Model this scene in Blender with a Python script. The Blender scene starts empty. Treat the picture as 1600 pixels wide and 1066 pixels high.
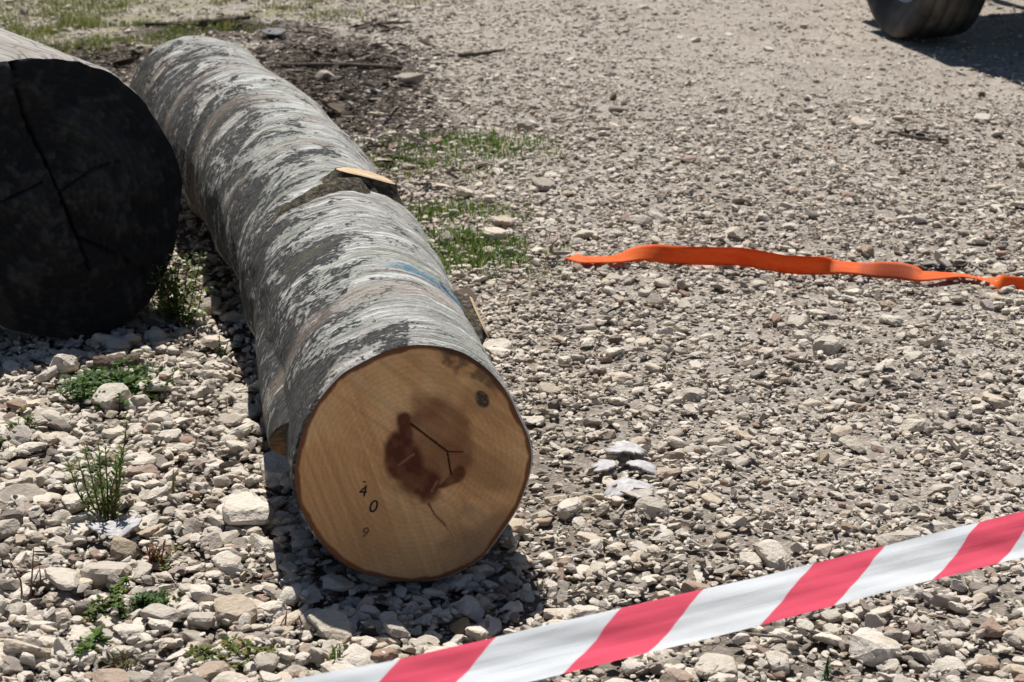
import bpy, bmesh, math, random
import numpy as np
from mathutils import Vector, Matrix, noise as mnoise

rng = np.random.default_rng(7)
random.seed(7)
PI = math.pi
R = math.radians
scene = bpy.context.scene
col = scene.collection

# ------------------------------------------------------------------ camera
CAM_H = 1.5
PITCH = R(17.75)
FPX = 3111.0                       # focal length in photo pixels (1600 wide)
cam_d = bpy.data.cameras.new('camera')
cam_d.sensor_width = 36.0
cam_d.lens = FPX / 1600.0 * 36.0
cam_d.clip_start = 0.05
cam_d.clip_end = 2000
cam_d.dof.use_dof = True
cam_d.dof.focus_distance = 3.95
cam_d.dof.aperture_fstop = 9.5
cam = bpy.data.objects.new('camera', cam_d)
cam.location = (0, 0, CAM_H)
cam.rotation_euler = (PI / 2 - PITCH, 0, 0)
col.objects.link(cam)
scene.camera = cam

# ------------------------------------------------------------------ sky and sun
SUN_EL = R(60.0)
SUN_AZ = R(-11.0)                  # towards +Y is 0, negative is left of the view
sun_dir = Vector((math.sin(SUN_AZ) * math.cos(SUN_EL), math.cos(SUN_AZ) * math.cos(SUN_EL), math.sin(SUN_EL)))
world = bpy.data.worlds.new('World')
scene.world = world
world.use_nodes = True
wn = world.node_tree
bg = wn.nodes['Background']
sky = wn.nodes.new('ShaderNodeTexSky')
sky.sky_type = 'NISHITA'
sky.sun_disc = False
sky.sun_elevation = SUN_EL
sky.sun_rotation = SUN_AZ
sky.air_density = 1.0
sky.dust_density = 0.4
sky.altitude = 900
sky.ozone_density = 1.0
wn.links.new(sky.outputs[0], bg.inputs[0])
bg.inputs[1].default_value = 0.05
sun_d = bpy.data.lights.new('sun', 'SUN')
sun_d.energy = 5.0
sun_d.angle = R(0.53)
sun_d.color = (1.0, 0.962, 0.915)
sun = bpy.data.objects.new('sun', sun_d)
sun.rotation_euler = (-sun_dir).to_track_quat('-Z', 'Y').to_euler()
sun.location = sun_dir * 30
col.objects.link(sun)
vs = scene.view_settings
vs.view_transform = 'Standard'
vs.look = 'None'
vs.exposure = 0.36
vs.gamma = 1.0
scene.cycles.use_denoising = True
scene.cycles.max_bounces = 6
scene.cycles.diffuse_bounces = 3
scene.cycles.transparent_max_bounces = 8


# ------------------------------------------------------------------ maths helpers
def P(px, py, z=0.0):
    """Ray through a photo pixel met with the level plane at height z."""
    u = (px - 800.0) / FPX
    v = (py - 533.0) / FPX
    d = Vector((u, math.cos(PITCH) - v * math.sin(PITCH), -math.sin(PITCH) - v * math.cos(PITCH)))
    t = (z - CAM_H) / d.z
    return Vector((d.x * t, d.y * t, z))


def proj(x, y, z):
    """World arrays to photo pixels."""
    c, s = math.cos(PITCH), math.sin(PITCH)
    dz = z - CAM_H
    dep = y * c - dz * s
    up = y * s + dz * c
    return 800 + FPX * x / dep, 533 - FPX * up / dep


def pxm(py):
    """photo pixels per metre on the ground at image row py."""
    p = P(800, py)
    return FPX / (p.y * math.cos(PITCH) + CAM_H * math.sin(PITCH))


def _h(i, j, k, seed):
    n = (i * 374761393 + j * 668265263 + k * 2147483647 + seed * 974711) & 0xffffffff
    n = ((n ^ (n >> 13)) * 1274126177) & 0xffffffff
    n = n ^ (n >> 16)
    return (n & 0xffff) / 65535.0


def vnoise(x, y, z=0.0, seed=0):
    x, y, z = np.broadcast_arrays(np.asarray(x, float), np.asarray(y, float), np.asarray(z, float))
    xi, yi, zi = np.floor(x).astype(np.int64), np.floor(y).astype(np.int64), np.floor(z).astype(np.int64)
    xf, yf, zf = x - xi, y - yi, z - zi
    xf, yf, zf = [f * f * (3 - 2 * f) for f in (xf, yf, zf)]
    r = 0
    for a in (0, 1):
        for b in (0, 1):
            for c in (0, 1):
                w = (xf if a else 1 - xf) * (yf if b else 1 - yf) * (zf if c else 1 - zf)
                r = r + w * _h(xi + a, yi + b, zi + c, seed)
    return r


def fbm(x, y, z=0.0, seed=0, o=4):
    r, a, t = 0, 0.5, 0
    for k in range(o):
        f = 2.0 ** k
        r = r + a * vnoise(np.asarray(x) * f, np.asarray(y) * f, np.asarray(z) * f, seed + k * 17)
        t += a
        a *= 0.5
    return r / t


def sst(a, b, x):
    t = np.clip((np.asarray(x, float) - a) / (b - a), 0, 1)
    return t * t * (3 - 2 * t)


# ------------------------------------------------------------------ object helpers
def tag(o, label=None, cat=None, group=None, kind=None):
    if label: o['label'] = label
    if cat: o['category'] = cat
    if group: o['group'] = group
    if kind: o['kind'] = kind
    return o


def empty(name, loc, rz=0.0):
    o = bpy.data.objects.new(name, None)
    o.location = loc
    o.rotation_euler = (0, 0, rz)
    o.empty_display_size = 0.1
    col.objects.link(o)
    return o


def mesh_obj(name, verts, faces, mat=None, parent=None, smooth=True, link=True, attrs=None, uv=None):
    me = bpy.data.meshes.new(name)
    if isinstance(verts, np.ndarray):
        verts = verts.tolist()
    if isinstance(faces, np.ndarray):
        faces = faces.tolist()
    me.from_pydata(verts, [], faces)
    if smooth:
        me.polygons.foreach_set('use_smooth', [True] * len(me.polygons))
    if mat is not None:
        for m in (mat if isinstance(mat, (list, tuple)) else [mat]):
            me.materials.append(m)
    for k, v in (attrs or {}).items():
        v = np.asarray(v, dtype=np.float32)
        if v.ndim == 1:
            a = me.attributes.new(k, 'FLOAT', 'POINT')
            a.data.foreach_set('value', v)
        elif v.shape[1] == 3:
            a = me.attributes.new(k, 'FLOAT_VECTOR', 'POINT')
            a.data.foreach_set('vector', v.ravel())
        else:
            a = me.attributes.new(k, 'FLOAT_COLOR', 'POINT')
            a.data.foreach_set('color', v.ravel())
    me.update()
    o = bpy.data.objects.new(name, me)
    if link:
        col.objects.link(o)
    if parent is not None:
        o.parent = parent
        o.matrix_parent_inverse = parent_inverse(parent)
    return o


def parent_inverse(p):
    m = Matrix.LocRotScale(p.location, p.rotation_euler, p.scale)
    return m.inverted()


def grid_faces(nu, nv, wrap_u=False):
    """vertex index = v*nu + u"""
    f = []
    for v in range(nv - 1):
        b = v * nu
        for u in range(nu if wrap_u else nu - 1):
            u2 = (u + 1) % nu
            f.append((b + u, b + u2, b + nu + u2, b + nu + u))
    return f


# ------------------------------------------------------------------ material helpers
class NT:
    def __init__(s, name):
        s.m = bpy.data.materials.new(name)
        s.m.use_nodes = True
        s.t = s.m.node_tree
        s.b = s.t.nodes['Principled BSDF']
        s.b.inputs['Roughness'].default_value = 0.9
        s.b.inputs['Specular IOR Level'].default_value = 0.25

    def n(s, typ, **kw):
        x = s.t.nodes.new('ShaderNode' + typ)
        for k, v in kw.items():
            setattr(x, k, v)
        return x

    def l(s, a, b):
        s.t.links.new(a, b)

    def put(s, sock, v):
        if hasattr(v, 'is_output'):
            s.l(v, sock)
        else:
            sock.default_value = v

    def attr(s, name, out='Vector', typ='GEOMETRY'):
        a = s.n('Attribute', attribute_name=name, attribute_type=typ)
        return a.outputs[out]

    def noise(s, co, scale, detail=4, rough=0.55, dist=0.0):
        x = s.n('TexNoise')
        if co is not None:
            s.l(co, x.inputs['Vector'])
        x.inputs['Scale'].default_value = scale
        x.inputs['Detail'].default_value = detail
        x.inputs['Roughness'].default_value = rough
        x.inputs['Distortion'].default_value = dist
        return x.outputs['Fac']

    def vor(s, co, scale, feature='F1', out='Distance', rnd=1.0):
        x = s.n('TexVoronoi', feature=feature)
        if co is not None:
            s.l(co, x.inputs['Vector'])
        x.inputs['Scale'].default_value = scale
        x.inputs['Randomness'].default_value = rnd
        return x.outputs[out]

    def mapv(s, co, scale=(1, 1, 1), loc=(0, 0, 0), rot=(0, 0, 0)):
        x = s.n('Mapping')
        s.l(co, x.inputs['Vector'])
        x.inputs['Scale'].default_value = scale
        x.inputs['Location'].default_value = loc
        x.inputs['Rotation'].default_value = rot
        return x.outputs[0]

    def math(s, op, a, b=0.0, c=None, clamp=False):
        x = s.n('Math', operation=op, use_clamp=clamp)
        s.put(x.inputs[0], a)
        s.put(x.inputs[1], b)
        if c is not None:
            s.put(x.inputs[2], c)
        return x.outputs[0]

    def rng(s, v, a, b, c=0.0, d=1.0, smooth=True):
        x = s.n('MapRange', interpolation_type='SMOOTHSTEP' if smooth else 'LINEAR')
        s.put(x.inputs[0], v)
        for i, q in enumerate((a, b, c, d)):
            s.put(x.inputs[i + 1], q)
        return x.outputs[0]

    def ramp(s, v, stops, interp='LINEAR'):
        x = s.n('ValToRGB')
        x.color_ramp.interpolation = interp
        e = x.color_ramp.elements
        while len(e) < len(stops):
            e.new(0.5)
        for el, (p, c) in zip(e, stops):
            el.position = p
            el.color = (*c, 1.0) if len(c) == 3 else c
        s.put(x.inputs[0], v)
        return x.outputs[0]

    def mix(s, f, a, b, blend='MIX'):
        x = s.n('Mix', data_type='RGBA', blend_type=blend)
        s.put(x.inputs[0], f)
        for sock, v in ((x.inputs[6], a), (x.inputs[7], b)):
            if hasattr(v, 'is_output'):
                s.l(v, sock)
            else:
                sock.default_value = (*v, 1.0) if len(v) == 3 else v
        return x.outputs[2]

    def bump(s, h, strength=0.5, dist=0.01, normal=None):
        x = s.n('Bump')
        x.inputs['Strength'].default_value = strength
        x.inputs['Distance'].default_value = dist
        s.l(h, x.inputs['Height'])
        if normal is not None:
            s.l(normal, x.inputs['Normal'])
        return x.outputs[0]

    def col(s, c):
        s.put(s.b.inputs['Base Color'], c if hasattr(c, 'is_output') else (*c, 1.0))

    def nor(s, n):
        s.l(n, s.b.inputs['Normal'])


def mat_stone(name, tint=(1, 1, 1), gain=1.0, tex=1.0, fixed=None):
    m = NT(name)
    oi = m.n('ObjectInfo')
    if fixed is None:
        r = m.math('FRACT', m.math('ADD', oi.outputs['Random'], m.attr('srand', 'Fac')))
        g = gain
        stops = [(0.0, (.18, .155, .135)), (.09, (.35, .31, .27)), (.27, (.515, .465, .40)), (.55, (.645, .59, .515)),
                 (.78, (.575, .525, .462)), (.87, (.58, .505, .41)), (.93, (.45, .375, .295)), (.97, (.30, .205, .16)), (1.0, (.37, .34, .32))]
        c = m.ramp(r, [(p, tuple(v * g * t for v, t in zip(cc, tint))) for p, cc in stops])
    else:
        c = m.mix(0.0, fixed, fixed)
    tc = m.n('TexCoord').outputs['Object']
    sh = m.n('VectorMath', operation='ADD')
    m.l(tc, sh.inputs[0])
    cmb = m.n('CombineXYZ')
    for k in range(3):
        m.l(m.math('MULTIPLY', oi.outputs['Random'], 37.0 + 11 * k), cmb.inputs[k])
    m.l(cmb.outputs[0], sh.inputs[1])
    co = sh.outputs[0]
    n1 = m.noise(co, 2.6 * tex, 5, .6)
    n2 = m.noise(co, 11 * tex, 4, .65)
    c = m.mix(m.rng(n1, .48, .72), c, m.mix(1.0, c, (.80, .74, .66), 'MULTIPLY'))
    c = m.mix(m.rng(n2, .35, .7, .0, .5), m.mix(1.0, c, (1.06, 1.055, 1.03), 'MULTIPLY'), m.mix(1.0, c, (.84, .80, .75), 'MULTIPLY'))
    m.col(c)
    m.b.inputs['Roughness'].default_value = 0.95
    m.nor(m.bump(m.math('ADD', n2, m.math('MULTIPLY', n1, 1.5)), 0.35, 0.05))
    return m.m


# ------------------------------------------------------------------ zones of the yard (world coordinates)
LOG_R = 0.212
LOG_A = P(651, 729, 0.222)
LOG_B = P(314, 166, 0.240)
LOG_DIR = Vector((LOG_B.x - LOG_A.x, LOG_B.y - LOG_A.y, 0)).normalized()
LOG_LEN = math.hypot(LOG_B.x - LOG_A.x, LOG_B.y - LOG_A.y)
LOG_RIGHT = Vector((LOG_DIR.y, -LOG_DIR.x, 0))
LOG_BOW = 0.090                      # the trunk bows to the right in its middle


def log_center(s):
    t = np.asarray(s, float) / LOG_LEN
    b = LOG_BOW * 4 * t * (1 - t) * (0.6 + 0.7 * t)
    x = LOG_A.x + LOG_DIR.x * s + LOG_RIGHT.x * b
    y = LOG_A.y + LOG_DIR.y * s + LOG_RIGHT.y * b
    z = LOG_A.z + (LOG_B.z - LOG_A.z) * t + 0.012 * np.sin(t * 5)
    return x, y, z


def log_dist(x, y):
    """(signed side distance to the log axis: right is positive, distance along it)"""
    dx, dy = x - LOG_A.x, y - LOG_A.y
    s = dx * LOG_DIR.x + dy * LOG_DIR.y
    t = np.clip(s / LOG_LEN, 0, 1)
    b = LOG_BOW * 4 * t * (1 - t) * (0.6 + 0.7 * t)
    return dx * LOG_RIGHT.x + dy * LOG_RIGHT.y - b, s


def packed(x, y):
    """1 on the dusty compacted wheel track at the far right."""
    return sst(6.2, 8.6, y) * sst(-.2, 1.1, x) * np.clip(.4 + 1.2 * fbm(x * 1.1, y * .7, 0, 79, 2), 0, 1)


def looseness(x, y):
    """1 where coarse stones lie loose, 0 on the packed track."""
    d, s = log_dist(x, y)
    left = sst(0.25, -0.25, d) * sst(6.2, 4.6, y)
    near = sst(4.6, 2.7, y) * 0.8
    mid = 0.33 * sst(9.5, 5.5, y) + 0.10
    v = np.maximum(np.maximum(left, near), mid)
    edge = sst(0.95, 0.2, np.abs(d)) * 0.3 * sst(8, 5, y)
    v = v + edge + (fbm(x * 1.3, y * 0.9, 0, 5, 3) - .5) * .45
    v = v - 0.35 * sst(7.2, 8.4, y) * sst(0.3, 1.2, x)
    return np.clip(v, 0, 1)


def ell(x, y, c, rx, ry, ang=0.0, soft=0.35):
    ca, sa = math.cos(ang), math.sin(ang)
    dx, dy = x - c.x, y - c.y
    a = (dx * ca + dy * sa) / rx
    b = (-dx * sa + dy * ca) / ry
    return sst(1 + soft, 1 - soft, np.sqrt(a * a + b * b))


def mulch_mask(x, y):
    v = ell(x, y, P(505, 120), .42, 1.0) + ell(x, y, P(150, 105), .5, .45) + .8 * ell(x, y, P(360, 50), .5, .35)
    v = np.clip(v, 0, 1) + .5 * ell(x, y, P(600, 200), .3, .5)
    d, s = log_dist(x, y)
    v = v + .6 * sst(.34, .22, np.abs(d)) * sst(1.0, 1.8, s) * sst(LOG_LEN + .5, LOG_LEN, s)
    return np.clip(v * (0.55 + 0.9 * fbm(x * 5, y * 3.5, 0, 21, 3)), 0, 1)


GRASS = [  # photo px, py, half-width m, half-depth m, density
    (60, 55, .55, .45, 1.0), (160, 75, .55, .45, .9), (260, 18, .9, .6, 1.0), (130, 22, .7, .6, .8), (360, 28, .5, .35, .8),
    (230, 62, .28, .3, .8), (395, 55, .32, .25, .6), (740, 232, .30, .22, .85), (655, 245, .22, .3, .55), (700, 268, .28, .2, .4),
    (690, 330, .22, .13, .9), (780, 335, .2, .14, .5), (712, 392, .15, .2, 1.4), (775, 395, .22, .2, .7), (800, 420, .2, .15, .35),
    (10, 668, .12, .1, .5), (495, 8, .2, .35, .6), (640, 10, .2, .4, .4), (860, 5, .3, .4, .25)]


def grass_mask(x, y):
    v = 0
    for px, py, a, b, dn in GRASS:
        v = np.maximum(v, dn * ell(x, y, P(px, py), a, b, 0, .5))
    return np.clip(v * (0.35 + 1.2 * fbm(x * 7, y * 5, 0, 33, 3)), 0, 1)


def gh(x, y):
    x = np.asarray(x, float)
    y = np.asarray(y, float)
    near = sst(40, 14, np.abs(x)) * sst(40, 16, y) * sst(-6, 0, y)
    h = (fbm(x * 1.1, y * 1.1, 0, 3, 3) - .5) * .05 + (fbm(x * 9, y * 9, 0, 9, 3) - .5) * .014
    h = h - .022 * looseness(x, y) + .02 * mulch_mask(x, y)
    h = h - 0.012 * sst(.5, .1, np.abs(log_dist(x, y)[0])) * sst(-.3, .1, log_dist(x, y)[1])
    return h * near


# ------------------------------------------------------------------ ground
def build_ground():
    def axis(lo, hi, step, far):
        a = list(np.arange(lo, hi, step))
        g, q = [], step
        v = hi
        while v < far:
            g.append(v)
            q *= 1.35
            v += q
        g.append(far)
        gl, q, v = [], step, lo - step
        while v > -far:
            gl.append(v)
            q *= 1.35
            v -= q
        gl.append(-far)
        return np.array(gl[::-1] + a + g)
    xs = axis(-4.6, 4.8, 0.034, 500)
    ys = axis(1.6, 13.6, 0.040, 700)
    X, Y = np.meshgrid(xs, ys)
    x, y = X.ravel(), Y.ravel()
    z = gh(x, y)
    zone = np.stack([mulch_mask(x, y), grass_mask(x, y), looseness(x, y), np.ones_like(x)], 1)
    m = NT('ground_dirt')
    pos = m.n('NewGeometry').outputs['Position']
    za = m.n('Attribute', attribute_name='zone', attribute_type='GEOMETRY')
    sep = m.n('SeparateColor')
    m.l(za.outputs['Color'], sep.inputs[0])
    n1 = m.noise(pos, 2.2, 5, .6)
    n2 = m.noise(pos, 38, 6, .7)
    n3 = m.noise(pos, 150, 3, .7)
    c = m.ramp(n1, [(.3, (.30, .263, .225)), (.5, (.37, .33, .285)), (.7, (.43, .388, .338))])
    c = m.mix(m.rng(n2, .38, .66), m.mix(1.0, c, (.62, .58, .54), 'MULTIPLY'), m.mix(1.0, c, (1.08, 1.07, 1.05), 'MULTIPLY'))
    v1 = m.vor(pos, 95)
    vc = m.vor(pos, 95, out='Color')
    sepv = m.n('SeparateColor')
    m.l(vc, sepv.inputs[0])
    c = m.mix(m.math('MULTIPLY', m.rng(sepv.outputs[0], .45, .5), m.rng(v1, .5, .35)), c, m.ramp(sepv.outputs[1], [(0, (.24, .215, .18)), (.3, (.44, .40, .34)), (1, (.58, .54, .47))]))
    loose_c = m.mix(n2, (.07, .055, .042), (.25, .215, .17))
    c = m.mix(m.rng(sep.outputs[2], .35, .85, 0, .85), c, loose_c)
    moss = m.ramp(n2, [(.3, (.13, .14, .06)), (.55, (.24, .22, .12)), (.7, (.34, .31, .21))])
    c = m.mix(m.math('MULTIPLY', m.rng(sep.outputs[1], .2, .8, 0, .8), m.rng(m.noise(pos, 4.5, 4, .6), .42, .58)), c, moss)
    mul = m.ramp(n2, [(.32, (.035, .026, .02)), (.52, (.095, .072, .054)), (.7, (.26, .22, .175))])
    c = m.mix(m.rng(m.math('ADD', sep.outputs[0], m.math('MULTIPLY', n2, .3)), .3, .75), c, mul)
    m.col(c)
    hgt = m.math('ADD', m.math('MULTIPLY', n2, 1.0), m.math('ADD', m.math('MULTIPLY', n3, .35), m.math('MULTIPLY', m.rng(v1, .5, .1), .35)))
    m.nor(m.bump(hgt, .8, .012))
    g = mesh_obj('ground', np.stack([x, y, z], 1), grid_faces(len(xs), len(ys)), m.m, attrs={'zone': zone})
    tag(g, 'dusty pale gravel track with packed dirt and coarse loose stone', 'ground', kind='structure')
    return g


ground = build_ground()

# ------------------------------------------------------------------ stones
STONE = mat_stone('limestone')
STONE_D = mat_stone('limestone_grit', gain=.92)


def ico(level):
    bm = bmesh.new()
    bmesh.ops.create_icosphere(bm, subdivisions=level, radius=1.0)
    v = np.array([p.co[:] for p in bm.verts])
    f = [[q.index for q in p.verts] for p in bm.faces]
    bm.free()
    return v, f


ICO = {k: ico(k) for k in (1, 2, 3, 4)}


def rock_verts(level, seed, flat=.6, rough=.05, power=64):
    g = np.random.default_rng(seed)
    d, f = ICO[level]
    n = g.normal(size=(int(g.integers(7, 12)), 3))
    n[:2] = [[0.05, 0.03, 1], [0.02, -.05, -1]]
    n /= np.linalg.norm(n, axis=1)[:, None]
    off = g.uniform(.55, 1.0, len(n))
    dots = np.clip(d @ n.T, 0, None) / off
    r = (np.sum(dots ** power, 1) + .75 ** power) ** (-1 / power)
    p = d * r[:, None]
    if rough:
        q = p * 2.4 + seed * 3.1
        k = fbm(q[:, 0], q[:, 1], q[:, 2], seed, 4) - .5
        p = p * (1 + rough * 4 * k)[:, None]
    asp = g.uniform(.62, .95)
    p = p * np.array([1, asp, flat * g.uniform(.75, 1.25)])
    p /= (p[:, 0].max() - p[:, 0].min())
    return p, f


def rock_mesh(name, level, seed, flat=.6, rough=.05, mat=None):
    p, f = rock_verts(level, seed, flat, rough)
    o = mesh_obj(name, p, f, mat or STONE, link=False, smooth=False, attrs={'srand': np.zeros(len(p))})
    return o


BIG = [rock_mesh('stone_shape', 4, 100 + k, flat=[.48, .6, .38, .7, .5, .55, .42, .66][k % 8], rough=.045) for k in range(14)]
MED = [rock_mesh('stone_form', 3, 300 + k, flat=.36 + .03 * k, rough=.04) for k in range(12)]


def cluster(name, level, seed, n, spread, smin, smax):
    g = np.random.default_rng(seed)
    V, F, S = [], [], []
    base = 0
    for k in range(n):
        p, f = rock_verts(level, seed * 50 + k, g.uniform(.3, .65), .03)
        s = smin * (smax / smin) ** (g.uniform() ** 1.6)
        a = g.uniform(0, 2 * PI)
        ti = g.normal(0, .3, 2)
        rot = np.array((Matrix.Rotation(a, 3, 'Z') @ Matrix.Rotation(ti[0], 3, 'X') @ Matrix.Rotation(ti[1], 3, 'Y')))
        p = (p * s) @ rot.T
        rad = spread * math.sqrt(g.uniform())
        t = g.uniform(0, 2 * PI)
        p = p + np.array([rad * math.cos(t), rad * math.sin(t), s * g.uniform(-.05, .3)])
        V.append(p)
        F += [[i + base for i in q] for q in f]
        S.append(np.full(len(p), g.uniform()))
        base += len(p)
    return mesh_obj(name, np.concatenate(V), F, STONE_D, link=False, smooth=False, attrs={'srand': np.concatenate(S)})


SMALL = [cluster('pebble_form', 2, 500 + k, 4, .030, .009, .020) for k in range(12)]
GRIT = [cluster('grit_form', 1, 700 + k, 14, .040, .003, .0085) for k in range(10)]


def scatter(name, protos, pts, rot, scl, idx, label, cat):
    """One stuff object: a point cloud whose points each carry one stone."""
    me = bpy.data.meshes.new(name)
    me.vertices.add(len(pts))
    me.vertices.foreach_set('co', np.asarray(pts, np.float32).ravel())
    for k, v, t, fld in (('rot', rot, 'FLOAT_VECTOR', 'vector'), ('scl', scl, 'FLOAT_VECTOR', 'vector'), ('idx', idx, 'INT', 'value')):
        a = me.attributes.new(k, t, 'POINT')
        a.data.foreach_set(fld, np.asarray(v, np.int32 if t == 'INT' else np.float32).ravel())
    me.update()
    o = bpy.data.objects.new(name, me)
    col.objects.link(o)
    ng = bpy.data.node_groups.new(name + '_scatter', 'GeometryNodeTree')
    ng.interface.new_socket('Geometry', in_out='INPUT', socket_type='NodeSocketGeometry')
    ng.interface.new_socket('Geometry', in_out='OUTPUT', socket_type='NodeSocketGeometry')
    N = ng.nodes
    gi, go = N.new('NodeGroupInput'), N.new('NodeGroupOutput')
    iop = N.new('GeometryNodeInstanceOnPoints')
    iop.inputs['Pick Instance'].default_value = True
    g2i = N.new('GeometryNodeGeometryToInstance')
    for p in protos:
        oi = N.new('GeometryNodeObjectInfo')
        oi.inputs['Object'].default_value = p
        oi.inputs['As Instance'].default_value = False
        ng.links.new(oi.outputs['Geometry'], g2i.inputs[0])
        pass
    for nm, dt, sock in (('rot', 'FLOAT_VECTOR', 'Rotation'), ('scl', 'FLOAT_VECTOR', 'Scale'), ('idx', 'INT', 'Instance Index')):
        a = N.new('GeometryNodeInputNamedAttribute')
        a.data_type = dt
        a.inputs[0].default_value = nm
        ng.links.new(a.outputs[0], iop.inputs[sock])
    ng.links.new(gi.outputs[0], iop.inputs['Points'])
    ng.links.new(g2i.outputs[0], iop.inputs['Instance'])
    ng.links.new(iop.outputs[0], go.inputs[0])
    md = o.modifiers.new('scatter', 'NODES')
    md.node_group = ng
    return tag(o, label, cat, kind='stuff')


def sample(density, seed, y0=2.2, y1=11.9, margin=.7, keep=None):
    """random ground points, thinned by keep(x, y) in 0..1"""
    g = np.random.default_rng(seed)
    hw = .295 * y1 + margin
    n = int(density * 2 * hw * (y1 - y0))
    x = g.uniform(-hw, hw, n)
    y = g.uniform(y0, y1, n)
    ok = np.abs(x) < .295 * y + margin
    x, y = x[ok], y[ok]
    if keep is not None:
        k = g.uniform(size=len(x)) < keep(x, y)
        x, y = x[k], y[k]
    return x, y


def in_log(x, y, pad=0.0):
    d, s = log_dist(x, y)
    return (np.abs(d) < .13 + pad) & (s > .05 - pad) & (s < LOG_LEN)


def eul(n, seed, tilt):
    g = np.random.default_rng(seed)
    return np.stack([g.normal(0, tilt, n), g.normal(0, tilt, n), g.uniform(0, 2 * PI, n)], 1)


def build_gravel():
    # grit
    x, y = sample(300, 11, y1=9.0, keep=lambda a, b: np.clip((4.8 / b) ** 2, 0, 1) * (1 - .5 * mulch_mask(a, b)))
    n = len(x)
    g = np.random.default_rng(12)
    s = g.uniform(.75, 1.35, n)
    scatter('grit', GRIT, np.stack([x, y, gh(x, y) + .0005], 1), eul(n, 13, .05), np.stack([s, s, s], 1), g.integers(0, 999, n),
            'fine pale grit strewn between the stones of the track', 'grit')
    # pebbles
    x, y = sample(760, 21, keep=lambda a, b: np.clip((7.0 / b) ** 1.6, 0, 1) * (.40 + .75 * fbm(a * 2.1, b * 1.6, 0, 77, 3)) * (1 - .6 * mulch_mask(a, b)) * (1 - .55 * grass_mask(a, b)) * (1 - .6 * packed(a, b)))
    n = len(x)
    g = np.random.default_rng(22)
    s = g.uniform(.75, 1.35, n)
    L = looseness(x, y)
    scatter('pebbles', SMALL, np.stack([x, y, gh(x, y) + .001 + g.uniform(0, .026, n) * L], 1), eul(n, 23, .12), np.stack([s, s, s], 1), g.integers(0, 999, n),
            'small pale pebbles covering the gravel track', 'pebbles')
    # broken stone, two grades; the size follows how loose the ground is
    x, y = sample(2100, 31, keep=lambda a, b: (.17 + .46 * looseness(a, b)) * np.clip(.2 + 1.6 * fbm(a * 1.7, b * .8, 0, 78, 3), .3, 1.4) * (1 - .6 * mulch_mask(a, b)) * (1 - .45 * grass_mask(a, b)) * (1 - .65 * packed(a, b)))
    n = len(x)
    g = np.random.default_rng(32)
    L = looseness(x, y)
    s = (.0155 + .0110 * L) * np.exp(g.normal(0, .46, n))
    z = gh(x, y) + s * (g.uniform(-.08, .16, n) + .08 * L) + L * g.uniform(0, .018, n)
    keep = ~(in_log(x, y) & (z > .0))
    x, y, z, s, n = x[keep], y[keep], z[keep], s[keep], int(keep.sum())
    scl = np.stack([s, s * g.uniform(.85, 1.15, n), s * g.uniform(.8, 1.2, n)], 1)
    scatter('gravel', MED, np.stack([x, y, z], 1), eul(n, 33, .22), scl, g.integers(0, 999, n),
            'broken pale limestone gravel spread over the whole yard', 'gravel')
    x, y = sample(180, 41, keep=lambda a, b: sst(.45, 1.0, looseness(a, b)) * (1 - .7 * mulch_mask(a, b)))
    n = len(x)
    s = .030 * np.exp(g.normal(0, .36, n))
    z = gh(x, y) + s * g.uniform(.05, .3, n) + g.uniform(0, .012, n)
    keep = ~in_log(x, y, .02)
    for px, py, r_ in ((165, 600, .14), (166, 800, .05), (175, 945, .05), (232, 947, .05), (978, 742, .09), (184, 834, .06), (277, 488, .08)):
        q = P(px, py)
        keep &= np.hypot(x - q.x, y - q.y) > r_
    x, y, z, s, n = x[keep], y[keep], z[keep], s[keep], int(keep.sum())
    scl = np.stack([s, s * g.uniform(.85, 1.15, n), s * g.uniform(.85, 1.2, n)], 1)
    scatter('coarse_gravel', BIG, np.stack([x, y, z], 1), eul(n, 43, .28), scl, g.integers(0, 999, n),
            'coarse angular limestone rubble lying loose beside and before the log', 'gravel')


build_gravel()
PLACED = []


def stone(px, py, w_px, name='stone', k=None, mat=None, parent=None, lift=.22, rz=None, tilt=.22, hs=1.0, label=None):
    """One stone of its own: w_px is its width in the photograph."""
    p = P(px, py, 0.0)
    s = w_px / pxm(py)
    proto = BIG[(k if k is not None else random.randrange(len(BIG))) % len(BIG)]
    o = bpy.data.objects.new(name, proto.data)
    col.objects.link(o)
    o.location = (p.x, p.y, float(gh(p.x, p.y)) + s * lift)
    o.rotation_euler = (random.gauss(0, tilt), random.gauss(0, tilt), random.uniform(0, 2 * PI) if rz is None else rz)
    o.scale = (s, s * random.uniform(.9, 1.1), s * hs)
    if mat is not None:
        o.material_slots[0].link = 'OBJECT'
        o.material_slots[0].material = mat
    if parent is not None:
        o.parent = parent
    if label:
        tag(o, label, 'stone')
    PLACED.append((p.x, p.y, s * .5))
    return o


ST_DARK = mat_stone('stone_dark', fixed=(.15, .115, .08))
ST_GREY = mat_stone('stone_grey', fixed=(.36, .36, .36))
ST_TAN = mat_stone('stone_tan', fixed=(.40, .33, .24))
ST_CREAM = mat_stone('stone_cream', fixed=(.52, .47, .39))
ST_RUST = mat_stone('stone_rust', fixed=(.42, .30, .17))
ST_SLATE = mat_stone('stone_slate', fixed=(.13, .14, .16))
ST_MID = mat_stone('stone_mid', fixed=(.36, .32, .27))

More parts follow.
